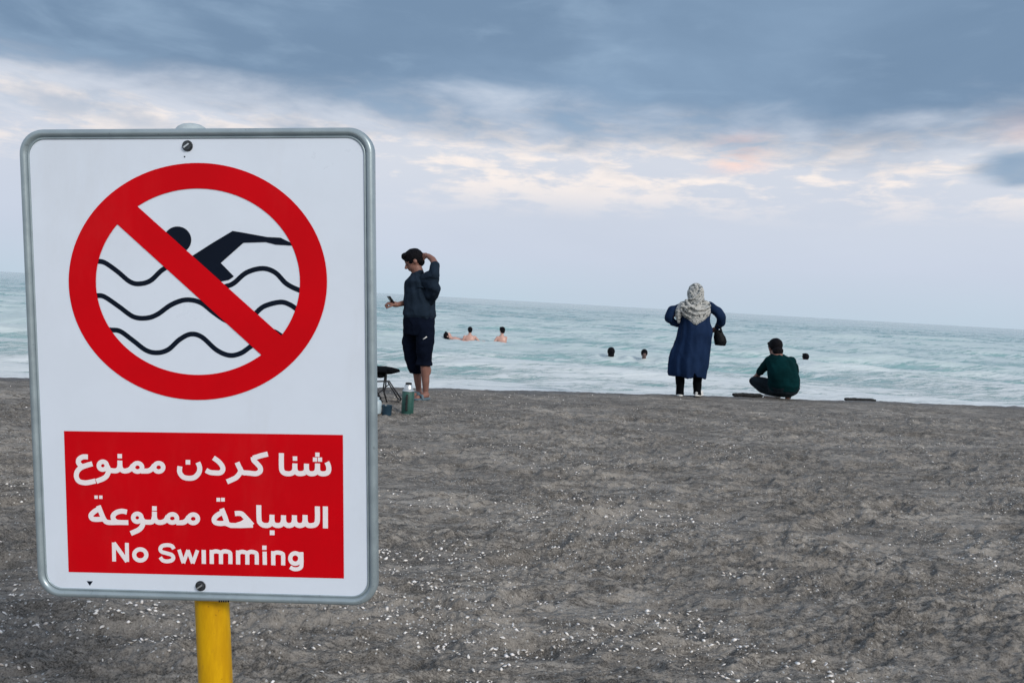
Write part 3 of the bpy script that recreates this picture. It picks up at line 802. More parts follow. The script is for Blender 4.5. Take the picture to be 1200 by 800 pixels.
class Fig:
    def __init__(s, Y0): s.Y0 = Y0; s.k = Y0 / F
    def P(s, x, y, d=0.0): return at(x, y, s.Y0 + d)
    def r(s, px): return px * s.k

def hand(v, wrist, tip_dir, side_dir, size=1.0, curl=.5):
    """palm, four unequal bent fingers and a thumb from the side of the palm"""
    t = tip_dir.normalized(); sd_ = (side_dir - t * side_dir.dot(t)).normalized(); n_ = t.cross(sd_)
    v.limb([wrist, wrist + t * .03 * size], [.026 * size, .030 * size])
    pc = wrist + t * .055 * size
    v.ell(pc, .040 * size, .018 * size, .046 * size, rot=Matrix((sd_, n_, t)).transposed().to_quaternion())
    for i, (off, ln) in enumerate(((-.027, .062), (-.009, .072), (.009, .068), (.027, .054))):
        b0 = pc + t * .036 * size + sd_ * off * size
        k1 = b0 + (t * math.cos(curl * .6) + n_ * math.sin(curl * .6)) * ln * .5 * size
        k2 = k1 + (t * math.cos(curl * 1.7) + n_ * math.sin(curl * 1.7)) * ln * .5 * size
        v.limb([b0, k1, k2], [.0095 * size, .009 * size, .0078 * size])
    tb = pc - sd_ * .030 * size - t * .018 * size
    v.limb([tb, tb + (-sd_ * .7 + t * .6 + n_ * .3) * .034 * size, tb + (-sd_ * .6 + t * 1.1 + n_ * .6) * .052 * size], [.012 * size, .011 * size, .009 * size])

def head(v, c, f, up, size=1.0):
    """skull, jaw, nose, brow, lips and ears; f = facing, up = crown direction"""
    f = f.normalized(); up = (up - f * up.dot(f)).normalized(); s_ = f.cross(up)
    q = Matrix((s_, f, up)).transposed().to_quaternion()
    z = size
    v.ell(c, .074 * z, .092 * z, .092 * z, rot=q)
    v.ell(c + f * .030 * z - up * .050 * z, .056 * z, .060 * z, .066 * z, rot=q)
    v.ell(c + f * .055 * z - up * .094 * z, .028 * z, .024 * z, .020 * z, rot=q)
    v.limb([c + f * .082 * z - up * .002 * z, c + f * .108 * z - up * .038 * z], [.008 * z, .013 * z])
    v.ell(c + f * .098 * z - up * .044 * z, .018 * z, .012 * z, .009 * z, rot=q)
    v.ell(c + f * .078 * z + up * .012 * z, .044 * z, .014 * z, .009 * z, rot=q)
    v.ell(c + f * .084 * z - up * .066 * z, .024 * z, .010 * z, .006 * z, rot=q)
    v.ell(c + f * .082 * z - up * .077 * z, .020 * z, .010 * z, .006 * z, rot=q)
    for sg in (-1, 1): v.ell(c + s_ * sg * .076 * z - f * .004 * z - up * .018 * z, .010 * z, .020 * z, .032 * z, rot=q)
    return f, up, s_, q
def hair_cap(c, f, up, q, size, parent, name='hair', extra=None, bottom=-.05, seed=3):
    v = Vol(); z = size
    v.ell(c + up * .014 * z - f * .012 * z, .083 * z, .098 * z, .094 * z, rot=q)
    v.ell(c - f * .045 * z + up * (bottom + .02) * z, .068 * z, .055 * z, .062 * z, rot=q)
    v.ell(c + f * .060 * z + up * .068 * z, .058 * z, .036 * z, .030 * z, rot=q)
    if extra: extra(v)
    return v.build(name, M['hair'], parent, .006, 3, .0035 * z, 34, seed=seed)
def eyes(c, f, up, s_, z, parent):
    for sg in (-1, 1):
        bm = bmesh.new(); bmesh.ops.create_icosphere(bm, subdivisions=2, radius=.011 * z, matrix=Matrix.Translation(c + f * .076 * z + s_ * sg * .031 * z - up * .010 * z))
        from_bm('eye', bm, M['eye'], parent)

# ---- the man with the phone
A = Fig(8.75); P = A.P; r = A.r
man = empty('person', P(495, 469, 0).xy.to_3d())
tag(man, 'man in dark shirt and cropped trousers standing, looking down at his phone, hand behind head', 'person')
v = Vol()
hc = P(484.8, 304.8); fdir = Vector((-.82, -.16, -.46)); upd = Vector((-.48, 0, .88))
f, up, s_, q = head(v, hc, fdir, upd, 1.12)
v.limb([P(487, 311, .0), P(491, 322, .0), P(492, 334, .02)], [r(6.4), r(6.6), r(8)])
v.loft([(P(492, 378), r(15), .13), (P(492, 360), r(14.5), .12), (P(492, 340), r(15), .13), (P(491, 328), r(13), .15), (P(490, 322), r(7), .09)])
v.limb([P(501, 328, -.14), P(510, 322, -.20), P(511, 312, -.16)], [r(6), r(4.8), r(4.2)])           # raised upper arm
v.limb([P(511, 312, -.16), P(507, 304, -.10), P(502, 300, -.06)], [r(4.6), r(3.7), r(3.0)])          # forearm to the head
hand(v, P(502, 300, -.06), P(494, 299, 0) - P(502, 300, -.06), Vector((0, .6, 1)), .95, .5)
v.limb([P(486, 328, .15), P(484, 341, .16), P(483, 352, .12)], [r(5.5), r(4.8), r(4.4)])
v.limb([P(483, 352, .12), P(474, 355, .02), P(465, 357, -.05)], [r(4.2), r(3.5), r(2.7)])
hand(v, P(465.5, 357, -.05), Vector((-1, -.1, .12)), Vector((0, 1, .25)), 1.12, 1.3)
v.limb([P(497, 378, -.07), P(498, 404, -.09), P(498, 432, -.07), P(498.8, 446, -.05), P(498.8, 459, -.03)], [r(7), r(5.4), r(5.2), r(4.6), r(3.2)])
v.limb([P(485, 378, .09), P(485, 404, .08), P(488, 432, .09), P(489.6, 446, .10), P(491, 458, .11)], [r(7), r(5.4), r(5.0), r(4.4), r(3.2)])
v.ell(P(500, 434, -.04), r(5.4), r(5), r(8)); v.ell(P(490, 437, .12), r(4.8), r(5), r(8))
for a_, b_ in ((P(500, 462.5, -.04), P(489, 466.2, -.16)), (P(492, 460.5, .11), P(486, 463, -.02))):
    d = (b_ - a_); v.limb([a_, a_ + d * .5, b_], [.036, .034, .028])
    sd_ = Vector((-d.y, d.x, 0)).normalized()
    for k, (o2, ln) in enumerate(((-.026, .040), (-.012, .034), (0, .030), (.011, .026), (.022, .020))):
        v.limb([b_ + sd_ * o2, b_ + sd_ * o2 + d.normalized() * ln], [.012 if k == 0 else .009] * 2)
body = v.build('body', M['skin'], man, .006, 3)
eyes(hc, f, up, s_, 1.12, man)
hair_cap(hc + up * .006, f, up, q, 1.16, man, extra=lambda v: v.ell(hc + f * .07 + up * .06, .045, .03, .028))
v = Vol()
v.loft([(P(491, 372.5), r(17.6), .155), (P(491, 369), r(19), .175), (P(491, 366), r(18.8), .175), (P(491.3, 356), r(17.8), .17), (P(491.6, 346), r(17.4), .17), (P(491.4, 337), r(17), .165), (P(490.8, 330), r(15.4), .18), (P(491, 325), r(11.5), .14), (P(490, 320.5), r(7.5), .085)],
       fold=lambda t, a: 1 + .035 * math.sin(5 * a + 4 * t) * (1 - t) + .02 * math.sin(11 * a + 7 * t))
v.limb([P(499, 329, -.12), P(507, 334, -.20), P(510.5, 338, -.22), P(509.5, 347, -.17), P(505, 354, -.10)], [r(7.5), r(7), r(5.6), r(3.8), r(3)])
v.limb([P(500, 327, -.13), P(508.5, 322, -.21), P(509.8, 311.5, -.17)], [r(7.5), r(6.3), r(5.2)])
v.ell(P(507, 329, -.19), r(7), r(6), r(11)); v.ell(P(505, 341, -.15), r(7), r(5), r(10))
v.limb([P(485, 329, .15), P(482.5, 341, .17), P(482.5, 351, .13), P(479.5, 354, .10)], [r(6.6), r(6.2), r(5.4), r(4.6)])
v.limb([P(483, 322, -.04), P(488, 321, -.08), P(494, 318.5, -.07)], [r(1.8), r(2.2), r(2.3)])         # collar
v.limb([P(476.5, 333.5, -.02), P(477.5, 337, -.02)], [r(1.2), r(1.4)])
shirt = v.build('shirt', M['dark_navy'], man, .006, 3, .010, 10, (1, 1, .6), 4)
bm = bmesh.new(); bmesh.ops.create_cube(bm, size=1, matrix=Matrix.Translation(P(493, 336.5, -.185)) @ Matrix.Rotation(R(4), 4, 'Y') @ Matrix.Diagonal((.075, .014, .012, 1)))
bmesh.ops.bevel(bm, geom=bm.edges[:], offset=.003, segments=2, affect='EDGES'); from_bm('pocket_flap', bm, M['dark_navy'], man)
v = Vol()
v.loft([(P(491, 392), r(17.5), .155), (P(491, 380), r(18.2), .16), (P(491.3, 368), r(17.4), .15)])
v.limb([P(498, 384, -.07), P(498.2, 400, -.09), P(497.5, 415, -.08), P(498.3, 422, -.07)], [r(10.4), r(10), r(8.8), r(8)])
v.loft([(P(497.0, 427.6, -.07), r(9.3), .078), (P(497.2, 423, -.07), r(8.8), .078), (P(497, 412, -.08), r(9.0), .08)])
v.limb([P(483.5, 384, .08), P(481.5, 400, .08), P(482.5, 416, .07), P(484.5, 424, .07)], [r(10.6), r(10.2), r(9.4), r(8.2)])
v.loft([(P(487, 437, .08), r(6), .065), (P(485.6, 431, .08), r(7.8), .08), (P(483, 418, .07), r(9.4), .085)])
trousers = v.build('cropped_trousers', M['black_navy'], man, .006, 3, .012, 8, (1, 1, .8), 9)
bm = bmesh.new(); bmesh.ops.create_cube(bm, size=1, matrix=Matrix.Translation(P(498, 396, -.185)) @ Matrix.Rotation(R(-38), 4, 'Y') @ Matrix.Diagonal((.052, .012, .011, 1)))
from_bm('white_logo', bm, M['shoe_white'], man)
for a_, b_ in ((P(503, 466.8, -.03), P(486.5, 470, -.20)), (P(494, 464, .12), P(484, 466.5, -.05))):
    d = (b_ - a_); d.z = 0; ang = math.atan2(d.y, d.x); c2 = (a_ + b_) / 2; c2.z = sand_h(c2.x, c2.y) + .022
    v = Vol(); rq = Quaternion((0, 0, 1), ang)
    v.ell(c2 + d * .22, .085, .052, .018, rot=rq).ell(c2 - d * .24, .070, .042, .018, rot=rq).box(c2, .16, .075, .028, rot=rq)
    sl = v.build('slipper', M['slipper'], man, .006, 3)
    v = Vol(); n_ = Vector((-d.y, d.x, 0)).normalized(); tp = c2 + d * .18
    v.limb([tp + n_ * .052, tp + n_ * .036 + Vector((0, 0, .045)), tp - n_ * .036 + Vector((0, 0, .045)), tp - n_ * .052], [.016] * 4)
    v.build('slipper_strap', M['slipper'], man, .006, 2)
ph = empty('mobile_phone', P(458.5, 351, -.06)); tag(ph, 'dark phone held out in the standing man\'s hand', 'phone')
bm = bmesh.new(); pm = Matrix.Translation(P(458.2, 351.6, -.075)) @ Matrix.Rotation(R(38), 4, 'Z') @ Matrix.Rotation(R(-40), 4, 'Y') @ Matrix.Diagonal((.012, .068, .11, 1))
bmesh.ops.create_cube(bm, size=1, matrix=pm); bmesh.ops.bevel(bm, geom=bm.edges[:], offset=.003, segments=2, affect='EDGES')
from_bm('case', bm, M['phone'], ph)
bm = bmesh.new(); bmesh.ops.create_cube(bm, size=1, matrix=Matrix.Translation(P(458.2, 351.6, -.075)) @ Matrix.Rotation(R(38), 4, 'Z') @ Matrix.Rotation(R(-40), 4, 'Y') @ Matrix.Translation((.007, 0, 0)) @ Matrix.Diagonal((.002, .062, .102, 1)))
from_bm('screen', bm, M['phone'], ph)

# ---- the woman with the scarf
A = Fig(10.66); P = A.P; r = A.r
wom = empty('person', P(806, 465, 0).xy.to_3d())
tag(wom, 'woman in long blue coat and grey patterned headscarf seen from behind, hands on her hips', 'person')
v = Vol(); hc = P(815, 345, .02)
f, up, s_, q = head(v, hc, Vector((.05, 1, -.12)), Vector((0, .1, 1)), 1.05)
v.limb([P(815, 352, .03), P(814.5, 364, 0)], [r(4.6), r(5.5)])
v.loft([(P(811, 408, 0), r(15), .14), (P(813, 390), r(16), .14), (P(815, 376), r(13.5), .12), (P(814, 362), r(16), .12), (P(814, 357), r(8), .08)])
v.limb([P(797, 362, 0), P(785.5, 370, -.02), P(788, 378, .06), P(797, 379, .10)], [r(4.6), r(3.8), r(3.2), r(2.4)])
hand(v, P(796, 379, .10), P(804, 380, .13) - P(796, 379, .1), Vector((0, 0, 1)), .9, .4)
v.limb([P(833, 360, 0), P(844, 371, -.02), P(844, 378, .02), P(839, 385, .05)], [r(4.6), r(3.8), r(3.2), r(2.4)])
hand(v, P(839, 384, .05), P(834, 389, .08) - P(839, 385, .05), Vector((0, 0, 1)), .9, .8)
for x, dx_ in ((797, 0), (817.5, 0)):
    v.limb([P(x + 3, 402, 0), P(x + 1, 430, .01), P(x, 448, 0), P(x, 461, 0)], [r(8), r(5), r(4.2), r(3.0)])
    v.limb([P(x, 460.5, .02), P(x, 460.5, .12)], [.026, .022])
v.build('body', M['skin'], wom, .007, 3)
v = Vol()
for x in (797, 817.3):
    v.limb([P(x + 3, 408, 0), P(x + 1, 425, 0), P(x, 440, 0), P(x - .2, 450, 0)], [r(8.6), r(6.6), r(5.4), r(5)])
    v.loft([(P(x - .3, 462.2, 0), r(4.4), .056), (P(x - .2, 455, 0), r(4.6), .055), (P(x, 446, 0), r(5.0), .06)])
v.build('trousers', M['black_cloth'], wom, .007, 3, .006, 12, (1, 1, .7), 2)
hem = lambda t, a: 1 + (.085 * (1 - 2 * abs(math.sin(2.5 * a + 1.0 + 1.5 * t))) + .05 * (1 - 2 * abs(math.sin(5.5 * a + 2.5 * t)))) * (1 - t) ** 1.1 + .02 * math.sin(13 * a + 7 * t)
v = Vol()
v.loft([(P(804.3, 440.8, 0), r(21.0), .235), (P(804.6, 437, 0), r(21.8), .235), (P(806.2, 428, 0), r(22.6), .23), (P(807.6, 420, 0), r(22.7), .225), (P(810.2, 410, 0), r(21.8), .215),
        (P(813, 400, 0), r(20.2), .20), (P(814.4, 390, 0), r(19.8), .19), (P(815, 382, 0), r(18.2), .17), (P(814.8, 376, 0), r(17.0), .155), (P(814.4, 368, 0), r(17.6), .15), (P(814.2, 361, 0), r(19), .135), (P(814, 357, 0), r(14), .11), (P(814, 353, 0), r(7), .08)], n=96, fold=hem, hemz=lambda a: .085 * math.exp(-((math.atan2(math.sin(a + 1.35), math.cos(a + 1.35))) / .14) ** 2) + .03 * math.exp(-((math.atan2(math.sin(a - 3.1), math.cos(a - 3.1))) / .5) ** 2) + .012 * math.sin(5 * a))
v.limb([P(796.5, 362, 0), P(788, 363.5, -.02), P(783.2, 371, -.03), P(787.5, 377.5, .03), P(794.5, 379.5, .08)], [r(6.0), r(5.2), r(4.4), r(4.0), r(3.0)])
v.limb([P(832, 359.5, 0), P(840.5, 364.5, -.02), P(845, 371.5, -.03), P(844.6, 378, .01), P(840.5, 383.5, .04)], [r(5.8), r(5.4), r(5.0), r(4.6), r(3.6)])
v.build('coat', M['coat_blue'], wom, .0075, 3, .016, 6.0, (1, 1, .4), 6)
v = Vol()
v.ell(P(815.2, 343.8, .01), r(9.6), .116, r(12.2)); v.ell(P(816, 350, -.05), r(7.6), .07, r(8.5))
v.limb([P(815.5, 346, -.02), P(815, 357, -.03)], [r(8.4), r(9.6)])
v.loft([(P(815.3, 380.5, -.165), r(1.6), .02), (P(815.2, 378, -.15), r(4.6), .035), (P(815, 374, -.105), r(10.0), .075), (P(814.4, 369.5, -.065), r(15.5), .115), (P(813.8, 365, -.04), r(18.6), .135), (P(814, 361, -.03), r(18.8), .135), (P(814.6, 357, -.03), r(14.5), .125), (P(815, 353, -.02), r(9), .10)], n=64,
       fold=lambda t, a: 1 + .045 * math.sin(7 * a + 9 * t) + .03 * math.sin(13 * a - 6 * t))
v.limb([P(807, 354, -.05), P(799.5, 358, -.07), P(795.5, 364, -.08), P(794.6, 371, -.08), P(795.2, 377, -.08)], [r(3.4), r(4.4), r(4.2), r(3.2), r(1.8)])
v.limb([P(822, 353, -.05), P(829.5, 356, -.04), P(832.8, 360.5, -.03)], [r(3), r(2.6), r(1.8)])
for arc_, rr in (([(804, 352, -.12), (808, 358, -.17), (817, 363, -.19), (827, 362, -.16), (832, 358, -.09)], 1.5), ([(800, 356, -.13), (805, 364, -.18), (815, 368.5, -.19), (826, 367, -.16), (831, 362, -.10)], 1.4),
                 ([(798, 362, -.13), (804, 370, -.16), (813, 373.5, -.16), (822, 372, -.15), (829, 367, -.12)], 1.3), ([(824, 349, -.10), (818, 356, -.16), (808, 360, -.17), (799, 359, -.14)], 1.6), ([(809, 341, -.10), (813, 349, -.125), (820, 353, -.125), (825, 352, -.09)], 1.2), ([(822, 336, -.09), (819, 344, -.125), (812, 350, -.13), (807, 351, -.10)], 1.1)):
    v.limb([P(*q_) for q_ in arc_], [r(rr)] * len(arc_))
v.build('headscarf', M['scarf'], wom, .006, 2, .006, 9, (1, 1, 2.0), 12)
for x, yaw in ((796, -.1), (818.5, -.55)):
    c2 = P(x, 463, .04); g = float(sand_h(c2.x, c2.y)); d = Vector((-math.sin(yaw), math.cos(yaw), 0)); rq = Quaternion((0, 0, 1), yaw)
    v = Vol(); c3 = Vector((c2.x, c2.y, max(g, P(x, 465.5, 0).z) + .022))
    v.ell(c3 + d * .07, .047, .085, .018, rot=rq).ell(c3 - d * .07, .042, .065, .018, rot=rq).box(c3, .075, .14, .030, rot=rq)
    v.build('shoe_sole', M['shoe_white'], wom, .006, 2)
    v = Vol(); v.ell(c3 + d * .06 + Vector((0, 0, .03)), .042, .09, .032, rot=rq).ell(c3 - d * .06 + Vector((0, 0, .035)), .036, .052, .040, rot=rq)
    v.build('shoe_upper', M['black_cloth'] if yaw > -.3 else M['shoe_white'], wom, .006, 2)
bag = empty('handbag', P(843, 405, .0)); tag(bag, 'black handbag hanging from the right arm of the woman in blue', 'handbag')
v = Vol(); rq = Quaternion((0, 1, 0), R(10))
v.loft([(P(844, 404.6, .02), r(6.2), .055), (P(844.3, 400, .02), r(7.4), .062), (P(843.2, 394, .02), r(6.8), .05), (P(842, 388.5, .02), r(4.6), .03), (P(841.5, 386.5, .02), r(3.8), .015)], n=32)
v.build('bag_body', M['leather'], bag, .006, 3, .004, 12, seed=3)
for dd, xx in ((-.02, 0), (.05, 1.2)):
    v = Vol(); v.limb([P(838.4 + xx, 389, dd), P(838 + xx, 383.5, dd), P(840.5 + xx, 380.5, dd), P(843.6 + xx, 383.5, dd), P(845 + xx, 389, dd)], [.0075] * 5)
    v.build('bag_handle', M['leather'], bag, .005, 1)

# ---- the crouching man
A = Fig(11.15); P = A.P; r = A.r
cr_ = empty('person', P(916, 467, 0).xy.to_3d())
tag(cr_, 'man in dark green shirt crouching at the edge of the sand, back to the camera', 'person')
v = Vol(); hc = P(907.8, 407, .16)
f, up, s_, q = head(v, hc, Vector((-.22, .86, -.42)), Vector((-.05, .4, 1)), 1.10)
v.limb([P(909.5, 411, .12), P(912, 420, .06)], [r(5.8), r(6.6)])
v.loft([(P(918, 458, -.02), r(13), .13), (P(918, 448, -.02), r(14), .14), (P(916.5, 436, .02), r(14), .12), (P(913.5, 424, .06), r(14), .11), (P(912.5, 418, .08), r(8), .08)])
v.limb([P(901, 422, .10), P(892, 434, .22), P(887.5, 440, .36), P(884.5, 442, .44)], [r(4.2), r(3.6), r(3.1), r(2.5)])
hand(v, P(884.5, 442, .44), Vector((.25, .9, -.25)), Vector((.8, -.1, .3)), 1, .7)
v.limb([P(928, 424, .10), P(931, 436, .26), P(924, 442, .44)], [r(4.4), r(3.8), r(2.8)])
hand(v, P(924, 442, .44), Vector((-.7, .5, 0)), Vector((0, 0, 1)), 1, .6)
v.limb([P(911, 455, 0), P(884, 446.5, .32)], [r(6), r(3.6)]); v.limb([P(884, 446.5, .32), P(894, 455.5, .19), P(908, 462.5, .06)], [r(3.4), r(2.8), r(2.6)])
v.limb([P(924, 455, 0), P(928, 443, .45)], [r(8), r(5)]); v.limb([P(928, 443, .45), P(925, 456, .22), P(923, 464, .02)], [r(4.6), r(4.2), r(3)])
v.limb([P(911, 465, .03), P(897, 465.5, .10)], [.038, .03]); v.limb([P(923, 465.5, 0), P(923, 465.5, .2)], [.038, .03])
v.build('body', M['skin'], cr_, .007, 3)
hair_cap(hc + up * .004 - f * .012, f, up, q, 1.17, cr_, bottom=-.09, seed=14)
v = Vol()
v.loft([(P(919, 457.5, -.02), r(16.8), .16), (P(919, 451, -.03), r(18.0), .18), (P(918.6, 444, -.03), r(18.0), .175), (P(917.3, 436, -.01), r(17.2), .165), (P(915.6, 429, .02), r(16.6), .155), (P(914, 423, .05), r(15.6), .145), (P(912.8, 418.5, .08), r(12), .12), (P(911.5, 414.8, .10), r(6.4), .075)])
v.limb([P(902.5, 422.5, .08), P(895.5, 430, .17), P(890.5, 436, .26)], [r(5.8), r(4.8), r(4.0)])
v.limb([P(926.5, 424, .08), P(931, 434, .24), P(929, 440, .36)], [r(6.2), r(5.4), r(4.6)])
v.build('shirt', M['green_shirt'], cr_, .007, 3, .012, 7, (1, 1, .6), 11)
v = Vol()
v.loft([(P(916, 464.2, 0), r(10), .10), (P(917, 460, -.01), r(16.5), .155), (P(918.6, 454, -.02), r(18.1), .178), (P(918.8, 450, -.02), r(17.6), .17)])
v.limb([P(909, 454, .02), P(894, 448, .20), P(883.3, 446.4, .34)], [r(8.2), r(6.6), r(5.4)])
v.limb([P(883.3, 446.6, .34), P(893, 455, .20), P(904, 460.5, .08)], [r(5.3), r(5.3), r(4.2)])
v.limb([P(926, 454, .02), P(928.5, 444, .42)], [r(8.2), r(5.6)]); v.limb([P(928.5, 444, .42), P(925, 456, .2), P(923.5, 461.5, .04)], [r(5.4), r(5), r(4)])
v.build('trousers', M['slate_trousers'], cr_, .007, 3, .006, 9, (1, 1, 1), 15)
for a_, b_, mt in ((P(915.5, 466.2, 0), P(893, 466.4, .12), 'shoe_white'), (P(924, 467.2, -.04), P(923, 467.2, .22), 'black_rubber')):
    d = b_ - a_; ang = math.atan2(d.y, d.x); c2 = (a_ + b_) / 2; c2.z = (a_.z + b_.z) / 2 + .028; rq = Quaternion((0, 0, 1), ang); d.z = 0
    v = Vol(); v.ell(c2 + d * .22, .085, .046, .016, rot=rq).ell(c2 - d * .24, .070, .040, .016, rot=rq).box(c2, .16, .07, .026, rot=rq)
    v.build('sandal', M[mt], cr_, .006, 2)

# ---- bathers
def bather(x, ywl, Y, label, pose, skin='skin_pale', group=None, size=1.0):
    """head px x, waterline py at distance Y"""
    b0 = at(x, ywl, Y); b0.z = SEA
    o = empty('person', b0); tag(o, label, 'person', group)
    v = Vol(); U = Vector((0, 0, 1)); z = size
    f = pose.get('face', Vector((0, 1, 0))); hh_ = pose['head']; lean = pose.get('lean', Vector((0, 0, 0)))
    hc = b0 + U * hh_ + lean
    f, up, s_, q = head(v, hc, f, U, z)
    nk = hc - U * .12 * z - f * .01; sh = hc - U * .215 * z - lean * .3
    v.limb([nk + U * .04, sh], [.052 * z, .062 * z])
    wd = pose.get('w', 1.0)
    v.loft([(sh - U * .75 * z, .14 * z, .11 * z), (sh - U * .55 * z, .155 * z * wd, .11 * z), (sh - U * .30 * z, .165 * z * wd, .115 * z), (sh - U * .12 * z, .185 * z * wd, .115 * z), (sh - U * .02, .165 * z * wd, .09 * z), (sh + U * .03, .08 * z, .07 * z)])
    for sg, arm in ((-1, pose.get('la')), (1, pose.get('ra'))):
        s0 = sh + s_ * (sg * .175 * z * wd) * (1 if s_.x > 0 else -1) - U * .03
        if arm is None: arm = (Vector((sg * .08, .02, -.26)), Vector((sg * .04, .22, -.12)))
        e = s0 + arm[0] * z; w_ = e + arm[1] * z
        v.limb([s0, e, w_], [.052 * z, .042 * z, .028 * z]); hand(v, w_, arm[1], Vector((0, .3, 1)), z, .4)
    for sg in (-1, 1):
        hp = sh - U * .72 * z + Vector((sg * .09, 0, 0)); v.limb([hp, hp + Vector((0, .08, -.40)), hp + Vector((0, .02, -.82))], [.085 * z, .06 * z, .042 * z])
        v.limb([hp + Vector((0, .02, -.82)), hp + Vector((0, .16, -.84))], [.04, .03])
    v.build('body', M[skin], o, .011, 3)
    hair_cap(hc + U * .006, f, up, q, 1.06 * z, o, bottom=pose.get('hair', -.06), seed=int(x) % 40)
    if pose.get('shirt'):
        v = Vol(); v.loft([(sh - U * .6 * z, .165 * z, .13 * z), (sh - U * .30 * z, .175 * z * wd, .13 * z), (sh - U * .12 * z, .20 * z * wd, .13 * z), (sh - U * .02, .185 * z * wd, .11 * z), (sh + U * .045, .085 * z, .078 * z)])
        v.build('shirt', M['black_cloth'], o, .011, 3)
    return o
bather(550, 402.5, 24.2, 'bare-backed bather in the water beside the one floating, arm reaching right', dict(head=.42, w=1.05, face=Vector((-.2, 1, 0)), ra=(Vector((.16, -.05, -.14)), Vector((.22, -.03, -.10))), la=(Vector((-.10, .0, -.24)), Vector((-.04, .2, -.1)))), size=.86)
bather(587.5, 404.5, 23.6, 'bare-chested bather on the right of the pair, both arms held out to the left', dict(head=.49, face=Vector((-.55, .8, 0)), w=.95, la=(Vector((-.13, -.02, -.20)), Vector((-.24, -.02, .02))), ra=(Vector((-.05, -.10, -.26)), Vector((-.26, -.06, -.02)))), size=.92)
bather(715.5, 421, 20.9, 'head and shoulders of a dark-haired swimmer in black, left of the two near the shore', dict(head=.17, hair=-.09, shirt=True, w=1.0), size=1.14)
bather(754.5, 422, 20.6, 'dark-haired swimmer facing the beach, up to the neck, right of the two near the shore', dict(head=.20, face=Vector((-.1, -1, 0)), shirt=True, w=.95), skin='skin_dark')
bather(943, 429, 22.0, 'lone dark-haired swimmer in the water right of the crouching man, only the head showing', dict(head=.27, hair=-.035, shirt=True, w=.8, face=Vector((-.2, 1, 0))), skin='skin')
# floating bather, head to the left
b0 = at(530, 397, 24.3); b0.z = SEA
o = empty('person', b0); tag(o, 'bather floating on their back in the water, leftmost of the swimmers', 'person')
v = Vol(); U = Vector((0, 0, 1)); hc = at(524, 393.0, 24.3)
f, up, s_, q = head(v, hc, Vector((.35, -.2, .9)), Vector((-1, 0, .3)), 1.05)
v.limb([hc + Vector((.08, 0, -.04)), hc + Vector((.20, 0, -.12))], [.055, .07])
v.limb([hc + Vector((.24, 0, -.14)), hc + Vector((.42, .05, -.20)), hc + Vector((.66, .08, -.28))], [.12, .13, .12])
v.limb([hc + Vector((.66, .02, -.28)), hc + Vector((1.0, .05, -.34)), hc + Vector((1.45, .05, -.5))], [.09, .065, .045])
v.limb([hc + Vector((.66, .16, -.28)), hc + Vector((1.0, .2, -.36)), hc + Vector((1.45, .2, -.5))], [.09, .065, .045])
v.limb([hc + Vector((.22, -.17, -.12)), hc + Vector((.40, -.24, -.17)), hc + Vector((.62, -.22, -.14))], [.055, .045, .03])
hand(v, hc + Vector((.62, -.22, -.14)), Vector((1, .1, 0)), Vector((0, 1, 0)), 1, .3)
v.limb([hc + Vector((.22, .2, -.14)), hc + Vector((.40, .3, -.24)), hc + Vector((.60, .3, -.26))], [.055, .045, .03])
hand(v, hc + Vector((.60, .3, -.26)), Vector((1, .1, 0)), Vector((0, 1, 0)), 1, .3)
v.build('body', M['skin_pale'], o, .011, 3)
hair_cap(hc, f, up, q, 1.1, o, seed=22)

# ------------------------------------------------------------------ things on the sand
def lathe(bm, c, prof, seg=32):
    rows = []
    for rr, zz in prof: rows.append([bm.verts.new((c[0] + rr * math.cos(6.28318 * k / seg), c[1] + rr * math.sin(6.28318 * k / seg), c[2] + zz)) for k in range(seg)])
    for a in range(len(rows) - 1):
        for k in range(seg): j = (k + 1) % seg; bm.faces.new((rows[a][k], rows[a][j], rows[a + 1][j], rows[a + 1][k]))
    if prof[0][0] > 1e-5: bm.faces.new(rows[0][::-1])
    if prof[-1][0] > 1e-5: bm.faces.new(rows[-1])
# thermos
c0 = at(477, 489.5, 7.5); c0.z = float(sand_h(c0.x, c0.y)) - .004
th = empty('thermos_flask', c0); tag(th, 'green metal thermos flask with silver cap standing on the sand', 'thermos')
def part(name, prof, mat, parent, c=None, seg=36):
    bm = bmesh.new(); lathe(bm, c if c is not None else c0, prof, seg); o_ = from_bm(name, bm, mat, parent); finish_shade(o_, 40); return o_
part('flask_body', [(.058, .018), (.060, .022), (.060, .228), (.058, .236)], M['thermos_green'], th)
part('base_ring', [(.052, 0), (.055, .003), (.056, .0175), (.052, .0178)], M['thermos_steel'], th)
part('collar_ring', [(.056, .2365), (.058, .240), (.050, .252), (.043, .256)], M['thermos_steel'], th)
part('cup_cap', [(.042, .2565), (.044, .260), (.036, .300), (.034, .302)], M['thermos_steel'], th)
part('stopper', [(.030, .3025), (.031, .306), (.031, .317), (.027, .320)], M['black_rubber'], th)
v = Vol(); hx = c0 + Vector((.0, -.068, 0))
v.limb([c0 + Vector((0, -.056, .205)), c0 + Vector((0, -.088, .195)), c0 + Vector((0, -.088, .065)), c0 + Vector((0, -.056, .055))], [.010, .011, .011, .010])
v.build('handle', M['black_rubber'], th, .004, 2)
